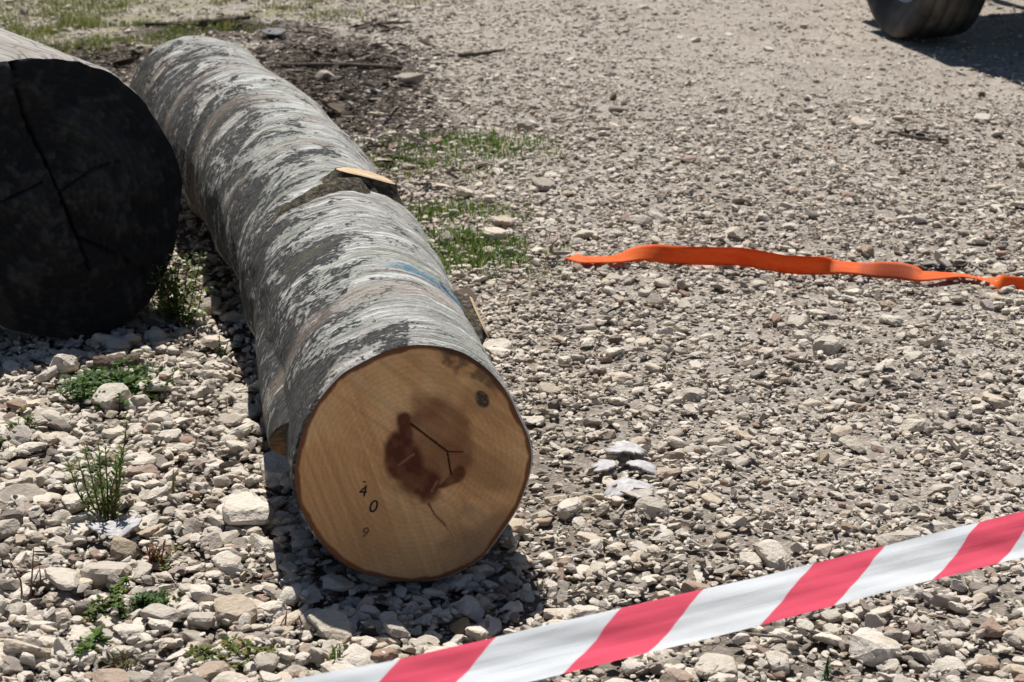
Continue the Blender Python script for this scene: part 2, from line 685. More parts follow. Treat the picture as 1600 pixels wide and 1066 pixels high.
for a in [
    (643, 141, 44, ST_MID, 1.0, 'wide flat-bottomed tan stone just right of the thick dark stick'),
    (509, 136, 34, ST_MID, 1.1, 'upright greyish stone below the left half of the thick stick'),
    (586, 158, 27, ST_GREY, 1.1, 'pale bluish grey stone between the two tan stones near the bark litter'),
    (818, 205, 28, ST_MID, 1.2, 'round greyish stone above the right end of the upper grass patch'),
    (959, 158, 21, ST_DARK, 1.2, 'dark round brown stone alone on the upper part of the track'),
    (1199, 533, 27, ST_MID, 1.0, 'pointed tan stone standing up right of the middle of the track'),
    (1307, 552, 30, ST_DARK, .9, 'dark brownish flat stone on the track below the orange strap'),
    (1428, 665, 48, ST_CREAM, .9, 'large pale block at the middle of the right half of the track'),
    (1333, 698, 46, ST_CREAM, .9, 'cream block with an ochre side, left of the larger pale block'),
    (1285, 718, 30, ST_TAN, 1.2, 'dull olive tan stone with a dark underside in the right half'),
    (905, 685, 30, ST_MID, 1.1, 'brown sided stone just right of the cut end of the near log'),
    (188, 856, 60, ST_TAN, 1.2, 'large wedge shaped tan stone just below the white bark flake'),
    (310, 722, 46, ST_MID, 1.0, 'smooth rounded greyish stone right of the tall weed'),
    (332, 552, 38, ST_MID, 1.3, 'blocky pale stone beside the left flank of the near log'),
    (180, 660, 34, ST_MID, .8, 'squat grey stone behind the tops of the tall weed'),
    (182, 692, 26, ST_RUST, 1.0, 'small rusty stone behind the stems of the tall weed'),
    (524, 990, 95, ST_CREAM, 1.1, 'biggest pale angular stone half in the shadow before the log'),
    (720, 975, 62, ST_RUST, .9, 'brownish stone lying in the shadow just above the barrier tape'),
    (800, 835, 46, ST_MID, 1.2, 'stone wedged under the lower right rim of the cut log end'),
    (360, 918, 44, ST_CREAM, 1.5, 'tall white topped stone left of the log shadow'),
    (395, 948, 40, ST_SLATE, .5, 'dark slate sliver among the pale stones left of the log shadow'),
    (310, 1000, 58, ST_MID, 1.1, 'brownish grey wedge stone low in the left foreground'),
    (268, 1058, 32, mat_stone('stone_red', fixed=(.30, .10, .06)), .8, 'small reddish brown stone at the lower left edge'),
    (1535, 147, 16, ST_DARK, 1.3, 'dark lump of earth at the tip of the vehicle shadow'),
    (1595, 258, 26, ST_TAN, 1.0, 'tan stone at the right edge above the orange strap'),
    (1412, 266, 18, ST_DARK, .9, 'small dark stone right of centre below the dark twigs'),
    (55, 770, 58, ST_MID, .9, 'broad greyish stone below the dead stick at the left edge'),
    (1045, 1045, 66, ST_MID, .8, 'flat greyish slab at the bottom below the barrier tape'),
    (155, 905, 20, ST_RUST, 1.0, 'small ochre stone left of the reddish stalks')]:
    stone(a[0], a[1], a[2], mat=a[3], hs=a[4], label=a[5])

# the largest of the loose stones, each a piece of the ground
def scatter_big():
    g = random.Random(5)
    cnt, tries = 0, 0
    for px, py, r_ in ((165, 600, .13), (166, 800, .05), (184, 834, .06), (175, 945, .05), (232, 947, .05), (978, 740, .085), (352, 1040, .05), (140, 1014, .03), (182, 554, .06)):
        PLACED.append((P(px, py).x, P(px, py).y, r_))
    while cnt < 265 and tries < 9000:
        tries += 1
        py = 560 + 530 * g.random() ** .8
        px = g.uniform(-60, 1660)
        p = P(px, py)
        L = float(looseness(p.x, p.y))
        d, s = log_dist(p.x, p.y)
        left = d < -.1
        if g.random() > (1.0 if left else .16 + .6 * max(0, (py - 800) / 270)):
            continue
        if in_log(p.x, p.y, .04):
            continue
        size = (.031 + .033 * g.random() ** 2.5) if left or py > 880 else (.024 + .020 * g.random())
        if any((p.x - a) ** 2 + (p.y - b) ** 2 < (c + size * .42) ** 2 for a, b, c in PLACED):
            continue
        stone(px, py, size * pxm(py), parent=ground, hs=g.uniform(.75, 1.25), lift=g.uniform(.15, .35), tilt=.3)
        cnt += 1


scatter_big()

# ------------------------------------------------------------------ the near log
TH0 = R(-97)                          # where the side limb runs along the left flank


def limb(s):
    d = .055 + .090 * sst(1.55, .25, s)
    rho = .135 - .035 * sst(1.5, .25, s)
    on = sst(1.75, 1.45, s)
    return d, rho, on


def log_radius(s, th):
    s, th = np.broadcast_arrays(np.asarray(s, float), np.asarray(th, float))
    t = s / LOG_LEN
    r = LOG_R * (1 + .13 * t + .015 * np.sin(t * 9 + 1))
    r = r * (1 + .020 * np.cos(2 * th + .7 + t) + .012 * np.cos(3 * th - 1 + 2 * t))
    r = r * (1 - .065 * np.exp(-((th - R(134)) / R(27)) ** 2) * sst(.9, .0, s))          # flattened lower right
    cx, cy = np.cos(th) * 3, np.sin(th) * 3
    r = r + (fbm(cx * .6, cy * .6, s * 2.2, 51, 2) - .5) * .022
    # ring shaped wrinkles round the trunk
    for c, w, a in ((.86, .05, .007), (1.14, .10, .012), (1.42, .10, -.011), (1.95, .09, .011), (2.33, .06, -.014), (2.55, .08, .010), (3.0, .07, -.011), (3.25, .08, .009), (.40, .05, -.005), (.66, .06, .005)):
        r = r + a * np.exp(-((s - c - .04 * np.sin(th * 2 + c)) / w) ** 2)
    r = r + (fbm(cx * 2.5, cy * 2.5, s * 26, 57, 3) - .5) * .006 * sst(.0, .05, s)
    d, rho, on = limb(s)
    dl = th - TH0
    q = rho ** 2 - (d * np.sin(dl)) ** 2
    r2 = np.where((q > 0) & (np.cos(dl) > 0), d * np.cos(dl) + np.sqrt(np.clip(q, 0, None)), 0)
    live = (on > 0) & (s > .20 - 1.5 * r2 * np.cos(th))
    return np.where(live, np.maximum(r, r2 * on + r * (1 - on)), r)


def log_pt(s, th, rad):
    cx, cy, cz = log_center(s)
    side = rad * np.sin(th)
    up = rad * np.cos(th)
    lean = .10 * up * sst(.6, 0, s)          # the saw cut leans back a little
    return np.stack([cx + LOG_RIGHT.x * side + LOG_DIR.x * lean, cy + LOG_RIGHT.y * side + LOG_DIR.y * lean, cz + up], -1)


def mat_bark():
    m = NT('beech_bark')
    co = m.attr('bco')
    sp = m.n('SeparateXYZ')
    uvv = m.attr('buv')
    m.l(uvv, sp.inputs[0])
    th, s = sp.outputs[0], sp.outputs[1]
    band = m.mapv(co, (6.0, 6.0, 30.0))
    fine = m.mapv(co, (9.0, 9.0, 85.0))
    n_band = m.noise(band, 1.0, 5, .62, .5)
    n_fine = m.noise(fine, 1.0, 5, .7, .3)
    n_big = m.noise(m.mapv(co, (7.0, 7.0, 8.0)), 1.0, 4, .62, 1.4)
    n_spk = m.noise(m.mapv(co, (75, 75, 105)), 1.0, 5, .72)
    n_hue = m.noise(m.mapv(co, (4, 4, 8)), 1.0, 3, .5)
    left = m.rng(th, .25, -1.15, -.02, .22)
    far = m.rng(s, 1.8, 3.2, 0.0, .03)
    val = m.math('ADD', m.math('MULTIPLY', n_band, .45), m.math('MULTIPLY', n_fine, .55))
    val = m.math('ADD', val, m.math('MULTIPLY', m.math('SUBTRACT', n_spk, .5), .22))
    c = m.ramp(val, [(.35, (.12, .117, .108)), (.42, (.26, .257, .235)), (.475, (.37, .367, .342)), (.53, (.48, .477, .452)), (.60, (.74, .74, .715))])
    hue = m.ramp(n_hue, [(.30, (.94, .97, .88)), (.45, (1, 1, .97)), (.58, (1.02, 1.0, .98)), (.72, (1.08, .94, .84))])
    c = m.mix(1.0, c, hue, 'MULTIPLY')
    cin = m.math('ADD', m.math('ADD', m.math('MULTIPLY', m.math('SUBTRACT', n_big, .12), 1.05), m.math('MULTIPLY', n_band, .40)), m.math('ADD', left, far))
    cin = m.math('ADD', cin, m.math('MULTIPLY', m.math('SUBTRACT', n_spk, .5), .85))
    crust = m.rng(cin, .695, .765)
    c = m.mix(m.math('MULTIPLY', crust, .95), c, m.ramp(n_spk, [(.42, (.075, .07, .064)), (.58, (.014, .014, .014))]))
    white = (.55, .555, .525)
    # brown rubbed bands round the trunk
    br = None
    for cpos, w in ((2.28, .09), (.33, .07), (2.72, .04), (1.62, .025)):
        b = m.rng(m.math('ABSOLUTE', m.math('SUBTRACT', m.math('ADD', s, m.math('MULTIPLY', n_big, .12)), cpos + .06)), w, w * .3)
        br = b if br is None else m.math('MAXIMUM', br, b)
    c = m.mix(m.math('MULTIPLY', br, m.rng(n_spk, .38, .6, .05, .55)), c, (.36, .27, .20))
    # faint green algae
    c = m.mix(m.math('MULTIPLY', m.rng(n_hue, .60, .75, 0, .18), m.rng(n_big, .4, .6)), c, (.25, .27, .10))
    # fading blue paint mark
    arch = m.math('ADD', s, m.math('MULTIPLY', m.math('SUBTRACT', n_big, .5), .05))
    blue = m.math('MULTIPLY', m.rng(m.math('ABSOLUTE', m.math('SUBTRACT', arch, .478)), .032, .010), m.rng(m.math('ABSOLUTE', m.math('SUBTRACT', th, .66)), .72, .35))
    c = m.mix(m.math('MULTIPLY', blue, m.rng(n_fine, .36, .55, .25, .9)), c, (.045, .19, .29))
    red = m.math('MULTIPLY', m.rng(m.math('ABSOLUTE', m.math('SUBTRACT', arch, .442)), .0045, .0015), m.rng(m.math('ABSOLUTE', m.math('SUBTRACT', th, .3)), .5, .35))
    c = m.mix(m.math('MULTIPLY', red, .85), c, (.13, .03, .022))
    m.col(c)
    m.b.inputs['Roughness'].default_value = .82
    m.nor(m.bump(m.math('ADD', val, m.math('ADD', m.math('MULTIPLY', n_spk, .25), m.math('MULTIPLY', crust, .18))), 1.0, .022))
    return m.m


def mat_vcol(name, rough=.8, bump_scale=None, strength=.3, dist=.004, grain=None):
    """colour carried by the mesh (figured wood), fine grain added by noise."""
    m = NT(name)
    c = m.attr('figure', 'Color')
    tc = m.n('TexCoord').outputs['Object']
    n = m.noise(tc, bump_scale or 200, 4, .7)
    c = m.mix(m.rng(n, .3, .7), m.mix(1.0, c, (.88, .88, .88), 'MULTIPLY'), m.mix(1.0, c, (1.08, 1.07, 1.05), 'MULTIPLY'))
    m.col(c)
    m.b.inputs['Roughness'].default_value = rough
    m.nor(m.bump(n, strength, dist))
    return m.m


def seg_dist(x, y, pts):
    d = np.full_like(x, 9.0)
    for (ax, ay), (bx, by) in zip(pts[:-1], pts[1:]):
        vx, vy = bx - ax, by - ay
        t = np.clip(((x - ax) * vx + (y - ay) * vy) / (vx * vx + vy * vy), 0, 1)
        d = np.minimum(d, np.hypot(x - ax - t * vx, y - ay - t * vy))
    return d


def blend(c, k, new):
    return c * (1 - k[:, None]) + np.array(new)[None, :] * k[:, None]


def stub(parent, s, th, a, b, h, wall_mat, wood_mat, name='branch_stub', seed=0, slope=0.0, a_shift=0.0):
    """A sawn branch stub: a along the trunk, b round it, h its height; returns the wall with the cut wood under it."""
    g = np.random.default_rng(seed)
    nu, rows = 56, 9
    ang = np.linspace(0, 2 * PI, nu, endpoint=False)
    wob = 1 + .10 * np.cos(2 * ang + seed) + .06 * np.cos(3 * ang + 2 * seed)
    V = []
    for k in range(rows):
        t = k / (rows - 1)
        fl = 1 + .95 * (1 - t) ** 2.0
        hh = -.02 + (h + .02) * t ** .8
        ds = a * np.cos(ang) * fl * wob + a_shift
        dt = b * np.sin(ang) * fl * wob
        ss = s + ds
        tt = th + dt / LOG_R
        rad = (float(log_radius(s, th)) * t + log_radius(ss, tt) * (1 - t)) + hh + slope * ds * t
        rough = (fbm(np.cos(ang) * 5, np.sin(ang) * 5, t * 6 + seed, seed, 4) - .5) * .022 * (1 - t ** 6)
        flat = 1 - t * .75
        # towards the top the stub is flat, not wrapped round the trunk
        base = log_pt(ss, np.full_like(ss, th), rad + rough)
        wrap = log_pt(ss, tt, rad + rough)
        tang = np.array(log_pt(s, th + .01, LOG_R)) - np.array(log_pt(s, th, LOG_R))
        tang = tang / np.linalg.norm(tang)
        flatp = base + dt[:, None] * tang[None, :]
        V.append(wrap * flat + flatp * (1 - flat))
    V = np.concatenate(V)
    w = mesh_obj(name, V, grid_faces(nu, rows, True), wall_mat, parent)
    rim = V[-nu:]
    c = rim.mean(0)
    n = np.cross(rim[0] - c, rim[nu // 4] - c)
    n = n / np.linalg.norm(n)
    if np.dot(n, c - log_pt(s, th, 0.0)) < 0:
        n = -n
    top = rim + (c - rim) * .035
    CV = [c + n * .003]
    rr = []
    F = []
    rings = 7
    for k in range(1, rings + 1):
        f = k / rings
        CV += list(c + (top - c) * f + n * (.003 - .0035 * (k == rings)))
    for u in range(nu):
        F.append((0, 1 + u, 1 + (u + 1) % nu))
    for k in range(rings - 1):
        for u in range(nu):
            u2 = (u + 1) % nu
            F.append((1 + k * nu + u, 1 + (k + 1) * nu + u, 1 + (k + 1) * nu + u2, 1 + k * nu + u2))
    mesh_obj('cut_wood', np.array(CV), F, wood_mat, w)
    return w


def mat_simple(name, c1, c2, scale=40, rough=.9, bump=.5, dist=.006, detail=5):
    m = NT(name)
    tc = m.n('TexCoord').outputs['Object']
    n = m.noise(tc, scale, detail, .65)
    m.col(m.ramp(n, [(.32, c1), (.68, c2)]))
    m.b.inputs['Roughness'].default_value = rough
    m.nor(m.bump(n, bump, dist))
    return m.m


def mat_mossy():
    m = NT('mossy_bark')
    tc = m.n('TexCoord').outputs['Object']
    n = m.noise(tc, 85, 6, .75)
    k = m.noise(tc, 24, 3, .6)
    c = m.ramp(n, [(.36, (.015, .012, .010)), (.50, (.10, .078, .056)), (.66, (.34, .29, .23))])
    c = m.mix(m.rng(k, .50, .66, 0, .45), c, (.14, .13, .04))
    m.col(c)
    m.nor(m.bump(n, 1.0, .02))
    return m.m


BARK = mat_bark()
MOSSY = mat_mossy()
FRESH = mat_simple('fresh_wood', (.42, .29, .165), (.62, .47, .30), 45, .8, .4)
ORANGE_CUT = mat_simple('weathered_cut', (.06, .036, .022), (.26, .14, .065), 38, .9, 1.0, .012)


def build_log():
    root = empty('log', (LOG_A.x, LOG_A.y, 0))
    tag(root, 'pale grey barked log with a fresh sawn end stamped 40', 'log')
    nth = 420
    ss = np.concatenate([np.linspace(0, .30, 110), np.linspace(.305, 1.2, 160), np.linspace(1.208, LOG_LEN, 210)])
    th = np.linspace(-PI, PI, nth, endpoint=False)
    S, T = np.meshgrid(ss, th, indexing='ij')
    rad = log_radius(S, T)
    edge = sst(0, .006, S)
    rad = rad - .004 * (1 - edge)
    V = log_pt(S, T, rad).reshape(-1, 3)
    bco = np.stack([np.cos(T) * LOG_R, np.sin(T) * LOG_R, S + .015 * np.sin(T * 1.0 + .6)], -1).reshape(-1, 3)
    buv = np.stack([T, S, rad], -1).reshape(-1, 3)
    bark = mesh_obj('bark', V, grid_faces(nth, len(ss), True), BARK, root, attrs={'bco': bco, 'buv': buv})
    # sawn face, figured with the growth, heart and saw marks of the photograph's end grain
    nr = 120
    fr = np.linspace(0, 1, nr)
    FR, T2 = np.meshgrid(fr, th, indexing='ij')
    rimr = log_radius(0.0, th) - .004
    x = FR * rimr[None, :] * np.sin(T2)
    y = FR * rimr[None, :] * np.cos(T2)
    rad2 = FR * rimr[None, :]
    V = log_pt(np.zeros_like(FR) - .0015 * (1 - FR ** 30), T2, rad2).reshape(-1, 3)
    X, Y = (x / LOG_R).ravel(), (y / LOG_R).ravel()          # photo-like unit coordinates on the face
    fr_, t_ = FR.ravel(), T2.ravel()
    pxs, pys = proj(V[:, 0], V[:, 1], V[:, 2])
    dv = np.stack([X, Y], 1)
    n_lo = fbm(X * 2.2, Y * 2.2, 0, 61, 4)
    c = np.tile(np.array([.80, .455, .205]), (len(X), 1))
    c = blend(c, sst(.40, .62, n_lo) * .55, (.88, .55, .28))
    c = blend(c, sst(.52, .36, n_lo) * .45, (.64, .34, .145))
    # growth rings round the heart
    hx, hy = .02, .05
    hr = np.hypot(X - hx, Y - hy)
    ring = .5 + .5 * np.sin((hr * 46 + 3 * fbm(X * 3, Y * 3, 0, 62, 3)) * PI)
    c = c * (1 - .09 * ring[:, None])
    # saw marks: one family of straight diagonal scores, one steeper
    q = X * .64 + Y * .77
    saw = fbm(q * 30, (X * .77 - Y * .64) * .8, 0, 63, 3)
    c = c * (1 + (.50 * (saw - .5) * sst(-.9, .3, X + .6 * Y))[:, None])
    q2 = X * .95 + Y * .30
    saw2 = fbm(q2 * 38, (X * -.3 + Y * .95) * .7, 0, 64, 3)
    c = c * (1 + (.42 * (saw2 - .5) * sst(.5, -.4, X + .6 * Y))[:, None])
    lt = np.exp(-((q - .31 - .03 * np.sin(X * 6)) / .045) ** 2) * sst(-.75, -.4, X) * sst(.65, .2, X)
    c = blend(c, lt * .40, (.80, .55, .30))
    # darker stain right of the heart, and grey dirt low down
    wob = (fbm(X * 5, Y * 5, 0, 65, 3) - .5)
    st = sst(1.25, .5, np.hypot((X - .52) / .42, (Y + .02 + .45 * (X - .5)) / .20) + wob * .8)
    c = blend(c, st * .40, (.22, .105, .045))
    st = sst(.15, -.85, Y + .25 * X + wob * .3)
    c = blend(c, st * .38, (.24, .15, .08))
    gd = sst(1.15, .6, np.hypot((X - .62) / .5, (Y + .78) / .38) + wob * .9)
    c = blend(c, gd * .55, (.20, .15, .105))
    # heart: lighter brown core with a dark crescent on its left and lower side
    fl = fbm(X * 7, Y * 7, 0, 69, 3)
    core = sst(1.25, .80, np.hypot((X - .12 - .12 * (Y - .15)) / .33, (Y - .15) / .41) + wob * .7)
    c = blend(c, core * (.62 + .35 * fl), (.235, .10, .046))
    cres = np.zeros_like(X)
    for pts, w in ((((-.09, .42), (-.08, .30), (-.11, .20)), .06), (((-.15, .20), (-.16, .08), (-.12, -.02)), .115),
                   (((-.08, .04), (-.02, -.10), (.09, -.17)), .14), (((.10, -.19), (.20, -.19), (.36, -.10)), .05)):
        cres = np.maximum(cres, sst(w * 1.25, w * .65, seg_dist(X, Y, pts) + wob * .08))
    c = blend(c, cres * (.74 + .22 * sst(.35, .6, fl)), (.105, .028, .014))
    c = blend(c, sst(.012, .006, seg_dist(X, Y, ((-.15, .03), (-.02, .11)))) * .55, (.40, .22, .11))
    c = blend(c, sst(.016, .006, seg_dist(X, Y, ((.12, -.22), (.17, -.14)))) * .5, (.40, .22, .11))
    # black oval knot, upper right
    kx, ky = .575, .525
    kn = sst(1.1, .9, np.hypot((X - kx) / .062, (Y - ky + .35 * (X - kx)) / .072))
    spk = fbm(X * 40, Y * 40, 0, 66, 2)
    c = blend(c, kn * .93, (.045, .035, .025))
    c = blend(c, kn * sst(.5, .66, spk) * .8, (.26, .20, .13))
    halo = sst(2.4, 1.0, np.hypot((X - kx + .05) / .08, (Y - ky - .02) / .08)) * (1 - kn)
    c = blend(c, halo * .35, (.36, .16, .06))
    # cracks from the heart
    cr = seg_dist(X, Y, ((-.035, .37), (.10, .25), (.265, .105), (.275, .03), (.29, -.09)))
    ck = sst(.0085, .003, cr)
    cr2 = seg_dist(X, Y, ((.265, .105), (.40, .09))) + seg_dist(X, Y, ((.27, .10), (.3, .1))) * .02
    ck = np.maximum(ck, sst(.007, .003, cr2) * .6)
    c = blend(c, ck * .95, (.015, .009, .006))
    ck2 = sst(.010, .004, seg_dist(X, Y, ((.09, -.33), (.14, -.43), (.22, -.52))))
    c = blend(c, ck2 * .75, (.16, .035, .02))
    ck3 = sst(.006, .003, seg_dist(X, Y, ((.22, -.52), (.30, -.66))))
    c = blend(c, ck3 * .5, (.14, .07, .04))
    # inner bark: dark red line under the rim, broken dirty patch top right
    rimk = sst(.952, .972, fr_ + (fbm(np.cos(t_) * 9, np.sin(t_) * 9, 0, 67, 3) - .5) * .035)
    c = blend(c, rimk * .9, (.16, .045, .02))
    c = blend(c, sst(.988, .994, fr_) * .6, (.10, .075, .055))
    dirt = sst(.855, .95, fr_ + (fbm(X * 14, Y * 14, 0, 68, 3) - .5) * .26) * sst(.17, .27, t_) * sst(.95, .78, t_)
    c = blend(c, dirt * .7, (.075, .042, .025))
    alpha = np.ones((len(X), 1))
    WOOD = mat_vcol('sawn_beech', .85, 260, .25, .003)
    dep = .006 * ck + .003 * ck2 + .0022 * (saw - .5) * sst(-.9, .3, X + .6 * Y) + .0018 * (saw2 - .5) * sst(.5, -.4, X + .6 * Y)
    dep = dep * sst(1.0, .97, fr_)
    V = V + dep[:, None] * np.array(LOG_DIR)[None, :]
    face = mesh_obj('sawn_face', V, grid_faces(nth, nr, True), WOOD, root, attrs={'figure': np.concatenate([c, alpha], 1)})
    face['label'] = 'orange brown sawn end grain with a dark red heart and a crack'
    # far end cap
    rr = log_radius(LOG_LEN, th)
    Vf = [log_pt(LOG_LEN, 0.0, 0.0)] + list(log_pt(np.full(nth, LOG_LEN), th, rr - .002))
    mesh_obj('far_cut', np.array(Vf), [(0, 1 + (u + 1) % nth, 1 + u) for u in range(nth)], FRESH, root)
    # stamped characters
    INK = mat_simple('black_ink', (.010, .009, .008), (.05, .04, .03), 300, .8, .1)
    FAINT = mat_simple('faded_ink', (.10, .06, .035), (.20, .12, .065), 300, .8, .1)

    def mark(ch, fx, fy, size, lean, mat):
        cu = bpy.data.curves.new('stamp_text', 'FONT')
        cu.body = ch
        cu.size = size
        cu.align_x = 'CENTER'
        cu.align_y = 'CENTER'
        cu.extrude = .0004
        cu.shear = .15
        t = bpy.data.objects.new('stamp_text', cu)
        col.objects.link(t)
        bpy.context.view_layer.update()
        me = bpy.data.meshes.new_from_object(t.evaluated_get(bpy.context.evaluated_depsgraph_get()))
        bpy.data.objects.remove(t)
        o = bpy.data.objects.new('stamped_number', me)
        me.materials.clear()
        me.materials.append(mat)
        col.objects.link(o)
        c0 = Vector(log_pt(0.0, math.atan2(fx, fy), math.hypot(fx, fy) * LOG_R).tolist()) - LOG_DIR * .0022
        ex = LOG_RIGHT
        ey = (Vector((0, 0, 1)) + LOG_DIR * .10).normalized()
        ez = ex.cross(ey)
        ro = Matrix((ex, ey, ez)).transposed() @ Matrix.Rotation(lean, 3, 'Z')
        o.parent = face
        o.matrix_world = Matrix.Translation(c0) @ ro.to_4x4()
    mark('4', -.465, -.165, .030, R(-6), INK)
    mark('0', -.385, -.305, .032, R(-10), INK)
    mark('9', -.462, -.520, .026, R(-10), FAINT)
    mark('-', -.445, -.075, .022, R(-20), INK)
    # branch stubs
    stub(root, 1.17, R(17), .046, .064, .018, MOSSY, FRESH, seed=3, slope=-.03)
    stub(root, .52, R(66), .105, .036, .022, MOSSY, FRESH, seed=5, slope=.05)
    stub(root, 1.75, R(86), .11, .05, .028, MOSSY, MOSSY, name='bark_lump', seed=8)
    stub(root, 2.30, R(82), .06, .04, .03, MOSSY, MOSSY, name='bark_lump', seed=9)
    # mossy ridge running down from the upper stub to the left
    n = 60
    tt = np.linspace(R(20), R(-50), n)
    prof = [(-.030, 0), (-.016, .55), (-.003, .9), (.012, .8), (.028, 0)]
    V = []
    for k, t in enumerate(tt):
        f = k / (n - 1)
        amp = (.022 * (1 - f ** 1.5) + .002) * float(sst(-.02, .14, f))
        for dsv, hv in prof:
            w = .75 + .5 * float(fbm(t * 9, hv * 3, 0, 71, 3))
            sv = 1.115 - .05 * f + dsv * w
            V.append(log_pt(sv, t, float(log_radius(sv, t)) - .003 + amp * hv * (.55 + .9 * float(fbm(t * 14, dsv * 90, 1, 72, 3)))).tolist())
    mesh_obj('moss_ridge', np.array(V), grid_faces(5, n), MOSSY, root)
    # sawn end of the side limb
    d, rho, on = limb(.19)
    d, rho = float(d), float(rho) * .985
    pts = []
    a = np.linspace(0, 2 * PI, 40, endpoint=False)
    for f in np.linspace(0, 1, 6)[1:]:
        for q in a:
            lx = d * math.sin(TH0) + rho * f * math.sin(q)
            ly = d * math.cos(TH0) + rho * f * math.cos(q)
            wv = .012 * (float(fbm(lx * 30, ly * 30, 0, 73, 3)) - .5) * (1 - f ** 4)
            pts.append(log_pt(.198 - 1.5 * ly + wv, math.atan2(lx, ly), math.hypot(lx, ly)).tolist())
    V = [log_pt(.198 - 1.5 * d * math.cos(TH0), TH0, d).tolist()] + pts
    F = [(0, 1 + u, 1 + (u + 1) % 40) for u in range(40)]
    for k in range(4):
        for u in range(40):
            F.append((1 + k * 40 + u, 1 + k * 40 + 40 + u, 1 + k * 40 + 40 + (u + 1) % 40, 1 + k * 40 + (u + 1) % 40))
    mesh_obj('limb_cut', np.array(V), F, ORANGE_CUT, root)
    return root


near_log = build_log()


# ------------------------------------------------------------------ the thick dark log at the left
def build_big_log():
    r = .352
    p = P(101, 512)
    base = Vector((p.x, p.y, 0))
    az = R(-35)
    D = Vector((math.sin(az), math.cos(az), 0))
    RT = Vector((D.y, -D.x, 0))
    root = empty('old_log', base)
    tag(root, 'thick dark weathered log with a cracked blackish end at the left edge', 'log')
    L = 2.6
    lean = .27
    nth, ns = 200, 120
    th = np.linspace(-PI, PI, nth, endpoint=False)
    ss = np.linspace(0, L, ns) ** 1.0
    cz = r - .015

    def rad(s, t):
        cx, cy = np.cos(t) * 2, np.sin(t) * 2
        v = r * (1 + .02 * np.cos(2 * t + 2.2) - .02 * np.cos(3 * t + .4)) + (fbm(cx, cy, s * .8, 81, 3) - .5) * .04
        return v + (fbm(cx * 9, cy * 9, s * 1.5, 82, 2) - .5) * .006

    def pt(s, t, q):
        side, up = q * np.sin(t), q * np.cos(t)
        ln = lean * (up + .1) * sst(1.2, 0, s)
        return np.stack([base.x + D.x * (s + ln) + RT.x * side, base.y + D.y * (s + ln) + RT.y * side, cz + up], -1)

    S, T = np.meshgrid(ss, th, indexing='ij')
    q = rad(S, T) - .006 * (1 - sst(0, .03, S))
    m = NT('weathered_trunk')
    bco = m.attr('bco')
    n1 = m.noise(m.mapv(bco, (40, 40, 3)), 1.0, 5, .6, .2)
    n2 = m.noise(bco, 6, 4, .6)
    ck = m.n('TexVoronoi', feature='DISTANCE_TO_EDGE')
    m.l(m.mapv(bco, (30, 30, 5)), ck.inputs['Vector'])
    ck.inputs['Scale'].default_value = 1.0
    crack = m.rng(ck.outputs['Distance'], .05, .015)
    c = m.ramp(n1, [(.3, (.20, .182, .16)), (.5, (.31, .288, .258)), (.7, (.40, .38, .35))])
    c = m.mix(m.rng(n2, .5, .7, 0, .5), c, (.26, .22, .17))
    c = m.mix(m.math('MULTIPLY', crack, .45), c, (.12, .10, .085))
    m.col(c)
    m.nor(m.bump(m.math('SUBTRACT', n1, m.math('MULTIPLY', crack, .8)), .7, .012))
    co = np.stack([np.cos(T) * r, np.sin(T) * r, S], -1).reshape(-1, 3)
    mesh_obj('trunk', pt(S, T, q).reshape(-1, 3), grid_faces(nth, ns, True), m.m, root, attrs={'bco': co})
    # end face
    nr = 110
    FR, T2 = np.meshgrid(np.linspace(0, 1, nr), th, indexing='ij')
    rim = rad(0.0, th) - .006
    X = (FR * rim * np.sin(T2)).ravel() / r
    Y = (FR * rim * np.cos(T2)).ravel() / r
    n_ = fbm(X * 4, Y * 4, 0, 83, 4)
    n2_ = fbm(X * 18, Y * 18, 0, 84, 4)
    c = np.tile(np.array([.018, .0175, .017]), (len(X), 1))
    c = blend(c, sst(.45, .68, n_) * .7, (.045, .042, .039))
    c = blend(c, sst(.55, .72, n2_) * .6, (.07, .067, .064))
    c = blend(c, sst(.5, .36, n_) * .6, (.018, .017, .017))
    hr = np.hypot(X, Y)
    c = c * (1 - .18 * (.5 + .5 * np.sin(hr * 120 + 6 * n_)))[:, None]
    cr = sst(.015, .004, seg_dist(X, Y, ((-.12, .93), (-.10, .62), (-.02, .30), (.06, .02), (.14, -.30), (.20, -.55))) + (n2_ - .5) * .02)
    cr = np.maximum(cr, sst(.008, .003, seg_dist(X, Y, ((.06, .02), (.35, .15), (.6, .18)))) * .5)
    cr = np.maximum(cr, sst(.008, .003, seg_dist(X, Y, ((-.05, .1), (-.4, .0), (-.7, -.1)))) * .5)
    cr = np.maximum(cr, sst(.008, .003, seg_dist(X, Y, ((.14, -.3), (.4, -.45), (.62, -.62)))) * .5)
    c = blend(c, cr, (.006, .006, .006))
    dep = cr * .03 - (n_ - .5) * .035 * (1 - FR.ravel() ** 8) - (n2_ - .5) * .012 * (1 - FR.ravel() ** 20)
    V = pt(np.zeros_like(FR), T2, FR * rim).reshape(-1, 3) + (dep - .004 * (1 - FR.ravel() ** 30))[:, None] * np.array(D)[None, :]
    WM = mat_vcol('weathered_end', .95, 60, .6, .01)
    f = mesh_obj('end_face', V, grid_faces(nth, nr, True), WM, root, attrs={'figure': np.concatenate([c, np.ones((len(X), 1))], 1)})
    f['label'] = 'blackish weathered end grain split by a long crack'
    Vf = [pt(L, 0.0, 0.0)] + list(pt(np.full(nth, L), th, rad(L, th) - .002))
    mesh_obj('far_cut', np.array(Vf), [(0, 1 + (u + 1) % nth, 1 + u) for u in range(nth)], WM, root, attrs={'figure': np.tile([.09, .08, .07, 1.0], (nth + 1, 1))})
    return root


build_big_log()


